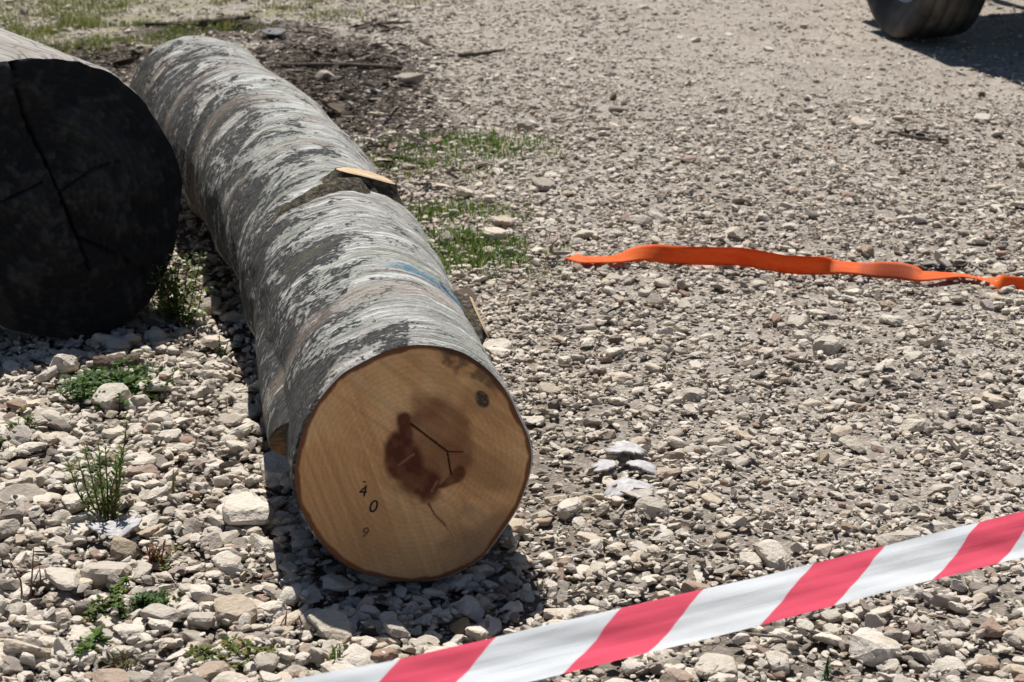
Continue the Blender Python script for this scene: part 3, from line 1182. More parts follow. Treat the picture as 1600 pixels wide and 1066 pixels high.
# ------------------------------------------------------------------ barrier tape and its stakes
def build_tape():
    a, b = Vector((-.14, 2.225, .342)), Vector((.80, 2.87, .275))
    d = (b - a)
    A, B = a - d * 1.15, b + d * 1.0
    A.z, B.z = .47, .44
    n, m_ = 260, 14
    w = .078
    V, UV = [], []
    dh = Vector((d.x, d.y, 0)).normalized()
    nrm = Vector((dh.y, -dh.x, 0))
    tot = (B - A).length
    zs = {}
    t_a, t_b = (a - A).length / tot, (b - A).length / tot
    for k in range(n):
        t = k / (n - 1)
        # sagging line through both measured points
        zc = np.interp(t, [0, t_a, (t_a + t_b) / 2, t_b, 1], [A.z, .335, .296, .264, .35])
        p = A.lerp(B, t)
        p.z = 0
        u = t * tot
        tw = R(2) + R(4) * math.sin(u * 2.3 + .5)
        for j in range(m_):
            v = j / (m_ - 1) - .5
            rip = .0016 * math.sin(v * 7 + u * 1.2) + .0005 * math.sin(v * 26 + 3 * math.sin(u * 2.0)) + .0013 * math.sin(u * 9 + v * 5) + .0006 * math.sin(u * 31 + v * 11 + 2 * math.sin(u * 5))
            q = p + Vector((0, 0, zc + math.cos(tw) * v * w)) + nrm * (-math.sin(tw) * v * w + rip)
            V.append(q[:])
            UV.append((u, v + .5, 0))
    m = NT('barrier_film')
    sp = m.n('SeparateXYZ')
    uvn = m.attr('tuv')
    m.l(uvn, sp.inputs[0])
    u0 = (a - A).length
    per = .345
    ph = m.math('FRACT', m.math('DIVIDE', m.math('ADD', m.math('SUBTRACT', sp.outputs[0], m.math('MULTIPLY', sp.outputs[1], .094)), TAPE_PHASE - u0 + 10 * per), per))
    red = m.math('MULTIPLY', m.rng(ph, .0, .010, smooth=False), m.rng(ph, .425, .415, smooth=False))
    nz = m.noise(m.mapv(uvn, (5, 50, 1)), 1.0, 4, .6)
    cz = m.noise(m.mapv(uvn, (9, 160, 1), rot=(0, 0, .02)), 1.0, 4, .7, .4)
    c = m.mix(red, m.mix(m.math('MULTIPLY', m.math('ADD', nz, cz), .5), (.72, .78, .83), (.94, .96, .97)), m.mix(nz, (.86, .10, .17), (.92, .14, .21)))
    m.col(c)
    m.b.inputs['Roughness'].default_value = .42
    m.b.inputs['Specular IOR Level'].default_value = .4
    bp = m.bump(m.math('ADD', nz, m.math('MULTIPLY', cz, .8)), .28, .003)
    m.nor(bp)
    tr = m.n('BsdfTranslucent')
    m.l(c, tr.inputs['Color'])
    m.l(bp, tr.inputs['Normal'])
    mx = m.n('MixShader')
    mx.inputs[0].default_value = .72
    m.l(m.b.outputs[0], mx.inputs[1])
    m.l(tr.outputs[0], mx.inputs[2])
    m.l(mx.outputs[0], m.t.nodes['Material Output'].inputs[0])
    o = mesh_obj('barrier_tape', np.array(V), grid_faces(m_, n), m.m, attrs={'tuv': np.array(UV)})
    tag(o, 'red and white striped plastic barrier tape stretched across the foreground', 'tape')
    steel = mat_simple('stake_steel', (.12, .10, .09), (.24, .20, .17), 60, .6, .3)
    for e, lb in ((A, 'thin steel stake holding the near end of the barrier tape'), (B, 'thin steel stake holding the far end of the barrier tape')):
        tb = tube([Vector((e.x, e.y, -.2)), Vector((e.x, e.y, .4)), Vector((e.x + .01, e.y, .95))], [.008, .008, .008], 10)
        s_ = mesh_obj('stake', tb[0], tb[1], steel)
        tag(s_, lb, 'stake')


def tube(pts, rads, n=8, seed=None, rough=0.0, caps=True):
    V, F = [], []
    pts = [Vector(p) for p in pts]
    for k, p in enumerate(pts):
        t = (pts[min(k + 1, len(pts) - 1)] - pts[max(k - 1, 0)]).normalized()
        up = Vector((0, 0, 1)) if abs(t.z) < .9 else Vector((1, 0, 0))
        x = t.cross(up).normalized()
        y = x.cross(t)
        for q in range(n):
            a = 2 * PI * q / n
            r = rads[k] * (1 + (rough * (random.random() - .5) * 2 if rough else 0))
            V.append((p + x * r * math.cos(a) + y * r * math.sin(a))[:])
    for k in range(len(pts) - 1):
        for q in range(n):
            q2 = (q + 1) % n
            F.append((k * n + q, k * n + q2, (k + 1) * n + q2, (k + 1) * n + q))
    if caps:
        F.append(tuple(range(n))[::-1])
        F.append(tuple((len(pts) - 1) * n + q for q in range(n)))
    return V, F


TAPE_PHASE = .100
build_tape()


# ------------------------------------------------------------------ orange lashing strap with its hook
def build_strap():
    st = [(880, 410, 4, .008), (905, 419, 6, .006), (935, 421, 5, .006), (962, 421, 6, .006), (982, 419, 14, .006), (1002, 417, 42, .006), (1030, 418, 66, .004),
          (1065, 420, 80, .002), (1120, 421, 86, .004), (1150, 419, 87, .008), (1185, 421, 86, .006), (1225, 426, 85, .002), (1262, 428, 83, .001), (1286, 429, 78, .001),
          (1298, 430, 38, .002), (1312, 430, 24, .006), (1345, 433, 24, .006), (1366, 436, 44, .003), (1400, 438, 50, .002), (1428, 441, 40, .002), (1442, 442, 16, .004), (1475, 441, 8, .005),
          (1500, 438, -4, .004), (1530, 440, -10, .002), (1545, 444, 20, -.006), (1562, 450, 80, -.022), (1600, 456, 84, -.022), (1650, 461, 80, -.018), (1720, 466, 50, .0), (1800, 470, 20, .002), (1900, 474, 6, .002)]
    ctrl = []
    for px, py, ti, lift in st:
        p = P(px, py)
        ctrl.append((p.x, p.y, float(gh(p.x, p.y)) + .013 + lift, ti))
    ctrl = np.array(ctrl)
    tpar = np.concatenate([[0], np.cumsum(np.hypot(np.diff(ctrl[:, 0]), np.diff(ctrl[:, 1])))])
    tf = np.linspace(0, tpar[-1], 260)
    C = np.stack([np.interp(tf, tpar, ctrl[:, k]) for k in range(4)], 1)
    ker = np.hanning(9)
    ker /= ker.sum()
    for k in range(4):
        pad = np.pad(C[:, k], 4, mode='edge')
        C[:, k] = np.convolve(pad, ker, 'valid')
    w, m_ = .051, 7
    V, UV = [], []
    for k in range(len(C)):
        a = C[max(k - 1, 0)]
        b = C[min(k + 1, len(C) - 1)]
        t = Vector((b[0] - a[0], b[1] - a[1], 0)).normalized()
        side = Vector((-t.y, t.x, 0))            # away from the camera
        ti = R(C[k, 3])
        dirv = side * math.cos(ti) + Vector((0, 0, 1)) * math.sin(ti)
        for j in range(m_):
            v = j / (m_ - 1)
            cup = .0012 * math.sin(v * PI)
            nrm = t.cross(dirv)
            V.append((Vector(C[k, :3]) + dirv * (w * v) + nrm * cup)[:])
            UV.append((tf[k], v, 0))
    m = NT('orange_webbing')
    uv = m.attr('suv')
    sp = m.n('SeparateXYZ')
    m.l(uv, sp.inputs[0])
    wv = m.n('TexWave')
    m.l(m.mapv(uv, (160, 8, 1), rot=(0, 0, .35)), wv.inputs['Vector'])
    wv.inputs['Scale'].default_value = 1.0
    nz = m.noise(m.mapv(uv, (14, 3, 1)), 1.0, 4, .6)
    c = m.mix(m.rng(nz, .35, .65), (.92, .145, .020), (.97, .21, .035))
    # printed dark hatching on one stretch
    pr = m.math('MULTIPLY', m.rng(m.math('ABSOLUTE', m.math('SUBTRACT', sp.outputs[0], STRAP_PRINT)), .085, .06), m.rng(sp.outputs[1], .98, .9))
    hat = m.math('FRACT', m.math('ADD', m.math('MULTIPLY', sp.outputs[0], 160), m.math('MULTIPLY', sp.outputs[1], 3)))
    c = m.mix(m.rng(m.noise(m.mapv(uv, (30, 6, 1)), 1.0, 5, .7), .5, .75, 0, .22), c, (.50, .26, .14))
    c = m.mix(m.rng(m.math('ABSOLUTE', m.math('SUBTRACT', sp.outputs[1], .5)), .40, .47, 0, .35), c, (.55, .08, .015))
    c = m.mix(m.math('MULTIPLY', pr, m.rng(hat, .3, .45, .25, .55)), c, (.16, .04, .05))
    m.col(c)
    m.b.inputs['Roughness'].default_value = .6
    bp = m.bump(wv.outputs['Fac'], .4, .002)
    m.nor(bp)
    tr = m.n('BsdfTranslucent')
    m.l(m.mix(1.0, c, (1.0, .8, .6), 'MULTIPLY'), tr.inputs['Color'])
    mx = m.n('MixShader')
    mx.inputs[0].default_value = .30
    m.l(m.b.outputs[0], mx.inputs[1])
    m.l(tr.outputs[0], mx.inputs[2])
    m.l(mx.outputs[0], m.t.nodes['Material Output'].inputs[0])
    root = empty('lashing_strap', (C[0, 0], C[0, 1], 0))
    tag(root, 'bright orange lashing strap lying twisted across the gravel', 'strap')
    web = mesh_obj('webbing', np.array(V), grid_faces(m_, len(C)), m.m, root, attrs={'suv': np.array(UV)})
    sol = web.modifiers.new('thickness', 'SOLIDIFY')
    sol.thickness = .0022
    # steel hook at the left end
    h0 = Vector((C[0, 0], C[0, 1], C[0, 2]))
    pts = [h0 + Vector(q) for q in ((.012, .02, .010), (-.012, .018, .012), (-.028, .012, .012), (-.037, .008, .020), (-.036, .006, .034), (-.026, .004, .050), (-.018, .004, .060))]
    tv, tf_ = tube(pts, [.005, .0055, .0055, .0055, .0052, .0045, .003], 10)
    mesh_obj('hook', tv, tf_, mat_simple('hook_steel', (.16, .14, .11), (.34, .31, .25), 90, .5, .2), root)


STRAP_PRINT = .935
build_strap()


# ------------------------------------------------------------------ the parked trailer at the upper right
def build_vehicle():
    c = P(1437, 58)
    rot = R(13)                       # heading, turned to the left
    root = empty('parked_trailer', (c.x, c.y, 0), rot)
    tag(root, 'parked vehicle at the upper right corner, dusty black tyre and shadow showing', 'vehicle')
    inv = None

    def W(x, y, z):
        return (c.x + x * math.cos(rot) - y * math.sin(rot), c.y + x * math.sin(rot) + y * math.cos(rot), z)

    rubber = NT('dusty_rubber')
    tc = rubber.n('TexCoord').outputs['Object']
    n = rubber.noise(tc, 5, 3, .5)
    n2 = rubber.noise(tc, 60, 4, .6)
    cc = rubber.mix(rubber.rng(n, .42, .70), (.035, .036, .038), (.15, .13, .105))
    cc = rubber.mix(rubber.rng(n2, .55, .8, 0, .3), cc, (.16, .14, .11))
    rubber.col(cc)
    rubber.b.inputs['Roughness'].default_value = .75
    rubber.nor(rubber.bump(n2, .12, .002))
    rim_m = mat_simple('rim_paint', (.30, .32, .34), (.42, .44, .46), 30, .45, .1)
    steel = mat_simple('frame_paint', (.05, .06, .06), (.10, .105, .10), 20, .6, .15)
    board = mat_simple('side_board', (.10, .16, .10), (.15, .21, .14), 12, .6, .15)
    rad, hw = .42, .158

    def wheel(x0):
        prof = [(-.62, .60), (-.66, .66), (-.88, .74), (-1.0, .86), (-1.0, .945), (-.93, .982), (-.66, .996), (-.60, .968), (-.54, .996), (-.25, 1.0), (-.20, .972), (-.14, 1.0),
                (.14, 1.0), (.20, .972), (.25, 1.0), (.54, .996), (.60, .968), (.66, .996), (.93, .982), (1.0, .945), (1.0, .86), (.88, .74), (.66, .66), (.62, .60)]
        nu = 96
        V = []
        for (px_, pr_) in prof:
            for u in range(nu):
                a = 2 * PI * u / nu
                r_ = pr_ * rad
                z = rad + r_ * math.cos(a)
                z = max(z, -.004)
                V.append(W(x0 + px_ * hw, r_ * math.sin(a), z))
        t = mesh_obj('tyre', V, grid_faces(nu, len(prof), True), rubber.m, root)
        V, prof2 = [], [(-.62, .60), (-.55, .56), (-.30, .52), (-.28, .2), (-.45, .16), (-.45, .02), (.45, .02), (.62, .60)]
        for (px_, pr_) in prof2:
            for u in range(48):
                a = 2 * PI * u / 48
                V.append(W(x0 + px_ * hw, pr_ * rad * math.sin(a), rad + pr_ * rad * math.cos(a)))
        mesh_obj('rim', V, grid_faces(48, len(prof2), True), rim_m, t)

    def box(name, x0, x1, y0, y1, z0, z1, mat, bev=.012):
        bm = bmesh.new()
        vs_ = [bm.verts.new(W(x, y, z)) for z in (z0, z1) for y in (y0, y1) for x in (x0, x1)]
        for f in ((0, 2, 3, 1), (4, 5, 7, 6), (0, 1, 5, 4), (2, 6, 7, 3), (0, 4, 6, 2), (1, 3, 7, 5)):
            bm.faces.new([vs_[i] for i in f])
        bmesh.ops.bevel(bm, geom=bm.edges[:], offset=bev, segments=2, affect='EDGES')
        me = bpy.data.meshes.new(name)
        bm.to_mesh(me)
        bm.free()
        me.materials.append(mat)
        o = bpy.data.objects.new(name, me)
        col.objects.link(o)
        o.parent = root
        o.matrix_parent_inverse = parent_inverse(root)
        return o

    wheel(0.0)
    wheel(1.75)
    av, af = tube([W(.1, 0, rad), W(1.65, 0, rad)], [.04, .04], 12)
    mesh_obj('axle', av, af, steel, root)
    box('bed', -.07, 1.92, -.55, 1.05, .90, .98, steel)
    box('chassis_rail', .38, .48, -.6, 1.6, .62, .898, steel)
    box('chassis_rail', 1.28, 1.38, -.6, 1.6, .62, .898, steel)
    box('side_board', -.07, -.03, -.55, 1.05, .982, 1.34, board)
    box('side_board', 1.88, 1.92, -.55, 1.05, .982, 1.34, board)
    box('tail_board', -.025, 1.875, -.55, -.51, .982, 1.34, board)
    box('head_board', -.025, 1.875, 1.01, 1.05, .982, 1.34, board)
    box('mudguard', -.10, .18, -.52, .50, .865, .885, steel, .006)
    box('rear_beam', .28, 1.6, -.98, -.86, .55, .72, steel)
    box('beam_arm', .40, .47, -.86, -.55, .60, .70, steel)
    box('beam_arm', 1.29, 1.36, -.86, -.55, .60, .70, steel)
    dv, df = tube([W(.9, 1.0, .76), W(.88, 2.6, .52)], [.05, .04], 10)
    mesh_obj('drawbar', dv, df, steel, root)


build_vehicle()


# ------------------------------------------------------------------ litter, sticks and bark flakes
def mat_attr(name, rough=.9, translucent=0.0):
    m = NT(name)
    c = m.attr('tone', 'Color')
    tc = m.n('NewGeometry').outputs['Position']
    n = m.noise(tc, 160, 3, .6)
    c = m.mix(m.rng(n, .3, .7), m.mix(1.0, c, (.75, .75, .75), 'MULTIPLY'), m.mix(1.0, c, (1.15, 1.15, 1.15), 'MULTIPLY'))
    m.col(c)
    m.b.inputs['Roughness'].default_value = rough
    if translucent:
        tr = m.n('BsdfTranslucent')
        m.l(m.mix(1.0, c, (1.1, 1.15, .6), 'MULTIPLY'), tr.inputs['Color'])
        mx = m.n('MixShader')
        mx.inputs[0].default_value = translucent
        m.l(m.b.outputs[0], mx.inputs[1])
        m.l(tr.outputs[0], mx.inputs[2])
        m.l(mx.outputs[0], m.t.nodes['Material Output'].inputs[0])
    return m.m


def build_litter():
    g = np.random.default_rng(91)
    spots = [(P(505, 120), .42, 1.0, 2400), (P(150, 105), .55, .5, 1100), (P(360, 48), .5, .4, 260), (P(585, 185), .32, .6, 380), (P(1462, 416), .13, .05, 130), (P(970, 770), .16, .16, 8),
             (P(520, 200), .35, .8, 420), (P(1430, 218), .16, .10, 40), (P(600, 42), .18, .35, 60), (P(1000, 600), 1.1, 1.5, 260), (P(250, 830), .55, .5, 130), (P(1000, 950), .7, .3, 90), (P(200, 650), .5, .6, 70), (P(640, 290), .2, .6, 110)]
    V, F, C = [], [], []
    for c, rx, ry, n in spots:
        for _ in range(n):
            q = g.normal(0, .5, 2)
            x, y = c.x + q[0] * rx, c.y + q[1] * ry
            d, s = log_dist(x, y)
            if abs(float(d)) < .16 and 0 < float(s) < LOG_LEN:
                continue
            L = .013 * math.exp(g.normal(0, .5))
            w = L * g.uniform(.12, .45)
            a = g.uniform(0, PI) * (1 if g.uniform() < .5 else .3)
            ti, ro = g.normal(0, .25), g.normal(0, .35)
            M = Matrix.Rotation(a, 3, 'Z') @ Matrix.Rotation(ti, 3, 'Y') @ Matrix.Rotation(ro, 3, 'X')
            z = float(gh(x, y)) + .006 + g.uniform(0, .018)
            b = len(V)
            cup = w * g.uniform(-.3, .5)
            th_ = w * .22
            for zz in (0, -th_):
                for u, v, k in ((-L, 0, 0), (-L * .6, w, cup), (L * .55, w * .8, cup), (L, w * .1, 0), (L * .6, -w, cup), (-L * .5, -w * .9, cup)):
                    p = M @ Vector((u * g.uniform(.85, 1.15), v * g.uniform(.8, 1.2), k + zz))
                    V.append((p.x + x, p.y + y, p.z + z))
            F += [(b, b + 1, b + 2, b + 3), (b, b + 3, b + 4, b + 5), (b + 9, b + 8, b + 7, b + 6), (b + 11, b + 10, b + 9, b + 6)]
            F += [(b + i, b + 6 + i, b + 6 + (i + 1) % 6, b + (i + 1) % 6) for i in range(6)]
            t = g.uniform() if n not in (260, 130, 90) else g.uniform(.35, 1.05)
            cc = (.045, .033, .026) if t < .5 else (.095, .07, .052) if t < .78 else (.19, .155, .125) if t < .94 else (.36, .32, .27)
            C += [(*cc, 1)] * 12
    o = mesh_obj('bark_litter', V, F, mat_attr('litter'), smooth=False, attrs={'tone': np.array(C)})
    tag(o, 'dark bark crumbs and chips strewn around the far half of the log', 'litter', kind='stuff')


build_litter()
WOODDARK = mat_simple('stick_bark', (.045, .034, .026), (.15, .115, .085), 90, .9, .8)
WOODGREY = mat_simple('stick_grey', (.13, .11, .09), (.30, .27, .23), 90, .9, .8)
WOODPALE = mat_simple('sliver_wood', (.30, .25, .19), (.50, .44, .36), 90, .9, .5)


def stick(pix, r_px, label, mat, name='stick', cat='stick', lift=.9, seed=1, fork=None):
    g = random.Random(seed)
    pts, rads = [], []
    ctrl = []
    for px, py in pix:
        p = P(px, py)
        r = r_px / pxm(py)
        ctrl.append(Vector((p.x, p.y, float(gh(p.x, p.y)) + r * lift + .008)))
    n = 14
    for k in range(n):
        t = k / (n - 1) * (len(ctrl) - 1)
        i = min(int(t), len(ctrl) - 2)
        r = r_px / pxm(pix[i][1]) * (1.0 - .35 * k / (n - 1)) * g.uniform(.82, 1.18)
        p = ctrl[i].lerp(ctrl[i + 1], t - i) + Vector((g.gauss(0, r * .35), g.gauss(0, r * .5), g.gauss(0, r * .15)))
        pts.append(p)
        rads.append(r)
    V, F = tube(pts, rads, 9, rough=.12)
    o = mesh_obj(name, V, F, mat)
    tag(o, label, cat)
    return o


stick([(432, 116), (500, 117), (560, 118), (629, 122)], 5.5, 'thick dark stick lying straight in the bark litter right of the log', WOODDARK, seed=1)
stick([(520, 112), (556, 108), (580, 98)], 3.2, 'short greyish stick slanting up above the middle of the thick stick', WOODGREY, seed=2)
stick([(600, 98), (622, 103), (628, 112)], 3.0, 'bent pale stick above the right end of the thick stick', WOODGREY, seed=3)
stick([(716, 93), (750, 90), (789, 84)], 3.6, 'thin stick with a dark thick end, alone right of the litter', WOODDARK, seed=4)
stick([(318, 52), (350, 48), (388, 40)], 6.0, 'dark stubby branch lying behind the far end of the log', WOODDARK, seed=5)
stick([(228, 44), (262, 46), (290, 50)], 3.5, 'dark twig in the grass at the upper left', WOODDARK, seed=6)
stick([(552, 44), (590, 40), (642, 38)], 2.6, 'longest of the twigs at the top of the track, lying level', WOODDARK, seed=7)
stick([(556, 48), (584, 42), (598, 36)], 2.4, 'short twig crossing the level twig at the top of the track', WOODGREY, seed=8)
stick([(598, 50), (620, 44), (632, 46)], 2.2, 'smallest twig below the crossing twigs at the top of the track', WOODDARK, seed=9)
stick([(-30, 738), (20, 736), (60, 736), (84, 732)], 8.0, 'brown dead stick entering at the left edge', WOODGREY, seed=10, lift=1.2)
stick([(1372, 213), (1410, 211), (1432, 208)], 2.4, 'thin dark twig lying left in the pair on the upper right track', WOODDARK, seed=11)
stick([(1405, 216), (1445, 224), (1482, 229)], 2.8, 'dark twig lying right in the pair on the upper right track', WOODDARK, seed=12)
stick([(1138, 996), (1180, 1004), (1215, 1010), (1252, 1024)], 2.6, 'slender brown twig at the bottom right below the barrier tape', WOODGREY, seed=13, lift=5)
stick([(858, 416), (865, 408), (872, 400)], 2.6, 'small grey stub of wood beside the hook of the orange strap', WOODGREY, seed=14, lift=2)
stick([(962, 806), (970, 795), (978, 786)], 2.4, 'pale wood sliver below the curled bark pieces', WOODPALE, seed=15, lift=2)
stick([(880, 868), (915, 862), (935, 866)], 4.0, 'flat pale splinter right of the log shadow', WOODPALE, seed=16)
stick([(146, 1052), (152, 1032), (156, 1020)], 4.0, 'grey upright splinter between stones at the lower left', WOODGREY, seed=17, lift=2)


def plank_piece():
    a, b = P(146, 556), P(217, 554)
    g = random.Random(3)
    d = (b - a)
    n = 12
    V, F = [], []
    side = Vector((-d.y, d.x, 0)).normalized()
    for k in range(n):
        t = k / (n - 1)
        p = a + d * t
        z0 = float(gh(p.x, p.y)) + .012
        w = .022 * (1 - .25 * abs(t - .5)) + g.uniform(-.003, .003)
        h = .026 + g.uniform(-.004, .004)
        for u, v in ((-1, 0), (-1.05, .7), (-.6, 1), (.6, 1.05), (1, .65), (1, 0)):
            q = p + side * (w * u) + Vector((0, 0, z0 + h * v + g.uniform(-.002, .002)))
            V.append(q[:])
    for k in range(n - 1):
        for u in range(6):
            F.append((k * 6 + u, k * 6 + (u + 1) % 6, k * 6 + 6 + (u + 1) % 6, k * 6 + 6 + u))
    F += [tuple(range(6))[::-1], tuple((n - 1) * 6 + u for u in range(6))]
    o = mesh_obj('wood_chunk', V, F, mat_simple('chunk_wood', (.06, .042, .032), (.17, .13, .10), 70, .9, .8), smooth=False)
    tag(o, 'short dark brown chunk of wood behind the leafy ground weed', 'wood')


plank_piece()


def flake(px, py, w_px, d_m, tilt, roll, rz, mat, label, lift=.012, curl=.25, seed=1, name='bark_flake'):
    """a curled plate of bark with a torn outline and real thickness"""
    g = np.random.default_rng(seed)
    p = P(px, py)
    hw = w_px / pxm(py) / 2
    hd = d_m / 2
    nu, nr = 34, 5
    a = np.linspace(0, 2 * PI, nu, endpoint=False)
    ro = 1 + .16 * np.cos(2 * a + seed) + .10 * np.cos(3 * a + seed * 2) + g.normal(0, .11, nu)
    M = Matrix.Rotation(rz, 3, 'Z') @ Matrix.Rotation(tilt, 3, 'X') @ Matrix.Rotation(roll, 3, 'Y')
    base = Vector((p.x, p.y, float(gh(p.x, p.y)) + lift))
    V, F = [], []
    for layer in (0, -.0035):
        V.append(base + M @ Vector((0, 0, layer)))
        for k in range(1, nr + 1):
            f = k / nr
            for u in range(nu):
                x = hw * f * ro[u] * math.cos(a[u])
                y = hd * f * ro[u] * math.sin(a[u])
                z = curl * (x * x) / hw + .10 * curl * hd * math.sin(7 * x / hw + 3 * y / hd) + layer
                V.append(base + M @ Vector((x, y, z)))
    off = 1 + nr * nu
    for o_, flip in ((0, False), (off, True)):
        for u in range(nu):
            t = (o_, o_ + 1 + u, o_ + 1 + (u + 1) % nu)
            F.append(t[::-1] if flip else t)
        for k in range(nr - 1):
            for u in range(nu):
                u2 = (u + 1) % nu
                t = (o_ + 1 + k * nu + u, o_ + 1 + (k + 1) * nu + u, o_ + 1 + (k + 1) * nu + u2, o_ + 1 + k * nu + u2)
                F.append(t[::-1] if flip else t)
    e = 1 + (nr - 1) * nu
    for u in range(nu):
        u2 = (u + 1) % nu
        F.append((e + u, off + e + u, off + e + u2, e + u2))
    o = mesh_obj(name, [v[:] for v in V], F, mat)
    tag(o, label, 'bark')
    return o


PALEBARK = mat_simple('pale_bark', (.30, .285, .28), (.58, .565, .56), 60, .8, .5, .006)
TANBARK = mat_simple('tan_bark', (.33, .28, .24), (.52, .47, .42), 55, .85, .5, .006)
flake(184, 834, 84, .07, R(2), R(-10), R(8), PALEBARK, 'whitish curled bark flake at the foot of the tall weed', .028, .3, 2)
flake(978, 716, 66, .07, R(-3), R(4), R(-6), PALEBARK, 'upper pale bark piece of the pile right of the sawn end', .036, -.22, 4)
flake(944, 738, 44, .055, R(-3), R(-6), R(20), PALEBARK, 'left pale bark piece of the pile right of the sawn end', .026, -.2, 5)
flake(1004, 737, 44, .05, R(-3), R(10), R(-30), PALEBARK, 'right pale bark piece of the pile right of the sawn end', .026, -.2, 6)
flake(980, 768, 72, .085, R(-3), R(-8), R(25), PALEBARK, 'lower and largest pale bark piece of the pile right of the sawn end', .026, -.25, 7)
flake(402, 795, 52, .05, R(8), R(8), R(-35), TANBARK, 'tan bark curl lying just left of the log shadow', .030, .35, 8)
flake(1000, 783, 60, .03, R(6), R(4), R(35), TANBARK, 'narrow tan bark strip below the pale bark pile', .026, .15, 9)
flake(428, 62, 44, .10, R(6), R(3), R(5), mat_simple('grey_bark', (.10, .10, .10), (.24, .235, .23), 50, .9, .6), 'grey bark plate lying on the grass beyond the far end of the log', .02, .2, 10)
flake(520, 183, 46, .12, R(8), R(20), R(35), WOODDARK, 'dark bark slab leaning on the right flank of the log', .03, .35, 11)


# ------------------------------------------------------------------ plants
LEAF = mat_attr('leaf', .55, .35)
STEM = mat_attr('stem', .7)


def leaf_quad(V, F, C, base, dirv, up, L, w, colr):
    b = len(V)
    side = dirv.cross(up).normalized()
    V += [base[:], (base + dirv * L * .45 + side * w * .5 + up * L * .06)[:], (base + dirv * L - up * L * .08)[:], (base + dirv * L * .45 - side * w * .5 + up * L * .06)[:],
          (base + dirv * L * .5)[:]]
    F += [(b, b + 1, b + 4), (b + 1, b + 2, b + 4), (b + 2, b + 3, b + 4), (b + 3, b, b + 4)]
    C += [(*colr, 1)] * 5


def jit(c, g, a=.25):
    k = 1 + g.uniform(-a, a)
    return tuple(max(.005, v * k * (1 + g.uniform(-.08, .08))) for v in c)


def upright_weed(px, py, h, nst, spread, leaf_l, leaf_w, cols, stem_col, label, seed, name='weed', leaves_per=34, lean=(0, 0), bushy=0.0):
    g = random.Random(seed)
    p = P(px, py)
    z0 = float(gh(p.x, p.y)) + .004
    root = empty(name, (p.x, p.y, z0))
    tag(root, label, 'weed')
    V, F, C, SV, SF, SC = [], [], [], [], [], []
    for s_ in range(nst):
        a = g.uniform(0, 2 * PI)
        r = spread * math.sqrt(g.random())
        hh = h * g.uniform(.5, 1.0)
        b0 = Vector((p.x + .25 * r * math.cos(a), p.y + .25 * r * math.sin(a), z0 - .01))
        tip = Vector((p.x + r * math.cos(a) + lean[0] * hh, p.y + r * math.sin(a) + lean[1] * hh, z0 + hh))
        mid = b0.lerp(tip, .5) + Vector((g.gauss(0, .008), g.gauss(0, .008), 0))
        pts = [b0, b0.lerp(mid, .6), mid, mid.lerp(tip, .6), tip]
        tv, tf = tube(pts, [.0022, .002, .0017, .0013, .0006], 5)
        mesh_obj('stem', tv, tf, STEM, root, attrs={'tone': np.array([(*jit(stem_col, g), 1)] * len(tv))})
        for k in range(leaves_per):
            t = .12 + .88 * k / leaves_per
            q = b0.lerp(mid, t * 2) if t < .5 else mid.lerp(tip, t * 2 - 1)
            an = k * 2.4 + g.uniform(-.4, .4)
            if bushy:
                q = q + Vector((g.gauss(0, bushy), g.gauss(0, bushy), g.gauss(0, bushy * .6)))
            el = g.uniform(.3, .95)
            d = Vector((math.cos(an) * math.cos(el), math.sin(an) * math.cos(el), math.sin(el)))
            leaf_quad(V, F, C, q, d, Vector((0, 0, 1)), leaf_l * g.uniform(.6, 1.2) * (1 - .35 * t), leaf_w * g.uniform(.7, 1.2), jit(g.choice(cols), g))
    mesh_obj('leaves', V, F, LEAF, root, smooth=False, attrs={'tone': np.array(C)})['kind'] = 'stuff'
    return root


def creeping_weed(px, py, rx_px, ry_m, n, leaf, cols, label, seed, h=.03, name='ground_weed'):
    g = random.Random(seed)
    p = P(px, py)
    rx = rx_px / pxm(py)
    z0 = float(gh(p.x, p.y))
    root = empty(name, (p.x, p.y, z0))
    tag(root, label, 'weed')
    V, F, C, SV, SF, SC = [], [], [], [], [], []
    lobes = [(g.gauss(0, .45), g.gauss(0, .45), g.uniform(.25, .5)) for _ in range(7)]
    for k in range(n // 6):
        lx, ly, lr = g.choice(lobes)
        x = p.x + rx * (lx + g.gauss(0, lr * .6))
        y = p.y + ry_m * (ly + g.gauss(0, lr * .6))
        z = float(gh(x, y)) + .006 + h * g.random() ** 1.3
        tv, tf = tube([(x + g.gauss(0, .006), y + g.gauss(0, .006), float(gh(x, y)) - .004), (x, y, z)], [.0012, .0008], 4)
        o_ = len(SV)
        SV += tv
        SF += [tuple(i + o_ for i in f) for f in tf]
        SC += [(.10, .11, .05, 1)] * len(tv)
        for j in range(6):
            an = g.uniform(0, 2 * PI)
            el = g.gauss(.35, .35)
            d = Vector((math.cos(an) * math.cos(el), math.sin(an) * math.cos(el), math.sin(el)))
            q = Vector((x, y, z - .012 * g.random() * (z > .02)))
            leaf_quad(V, F, C, q, d, Vector((0, 0, 1)), leaf * g.uniform(.6, 1.3), leaf * g.uniform(.45, .7), jit(g.choice(cols), g, .35))
    mesh_obj('stems', SV, SF, STEM, root, attrs={'tone': np.array(SC)})['kind'] = 'stuff'
    mesh_obj('leaves', V, F, LEAF, root, smooth=False, attrs={'tone': np.array(C)})['kind'] = 'stuff'
    return root


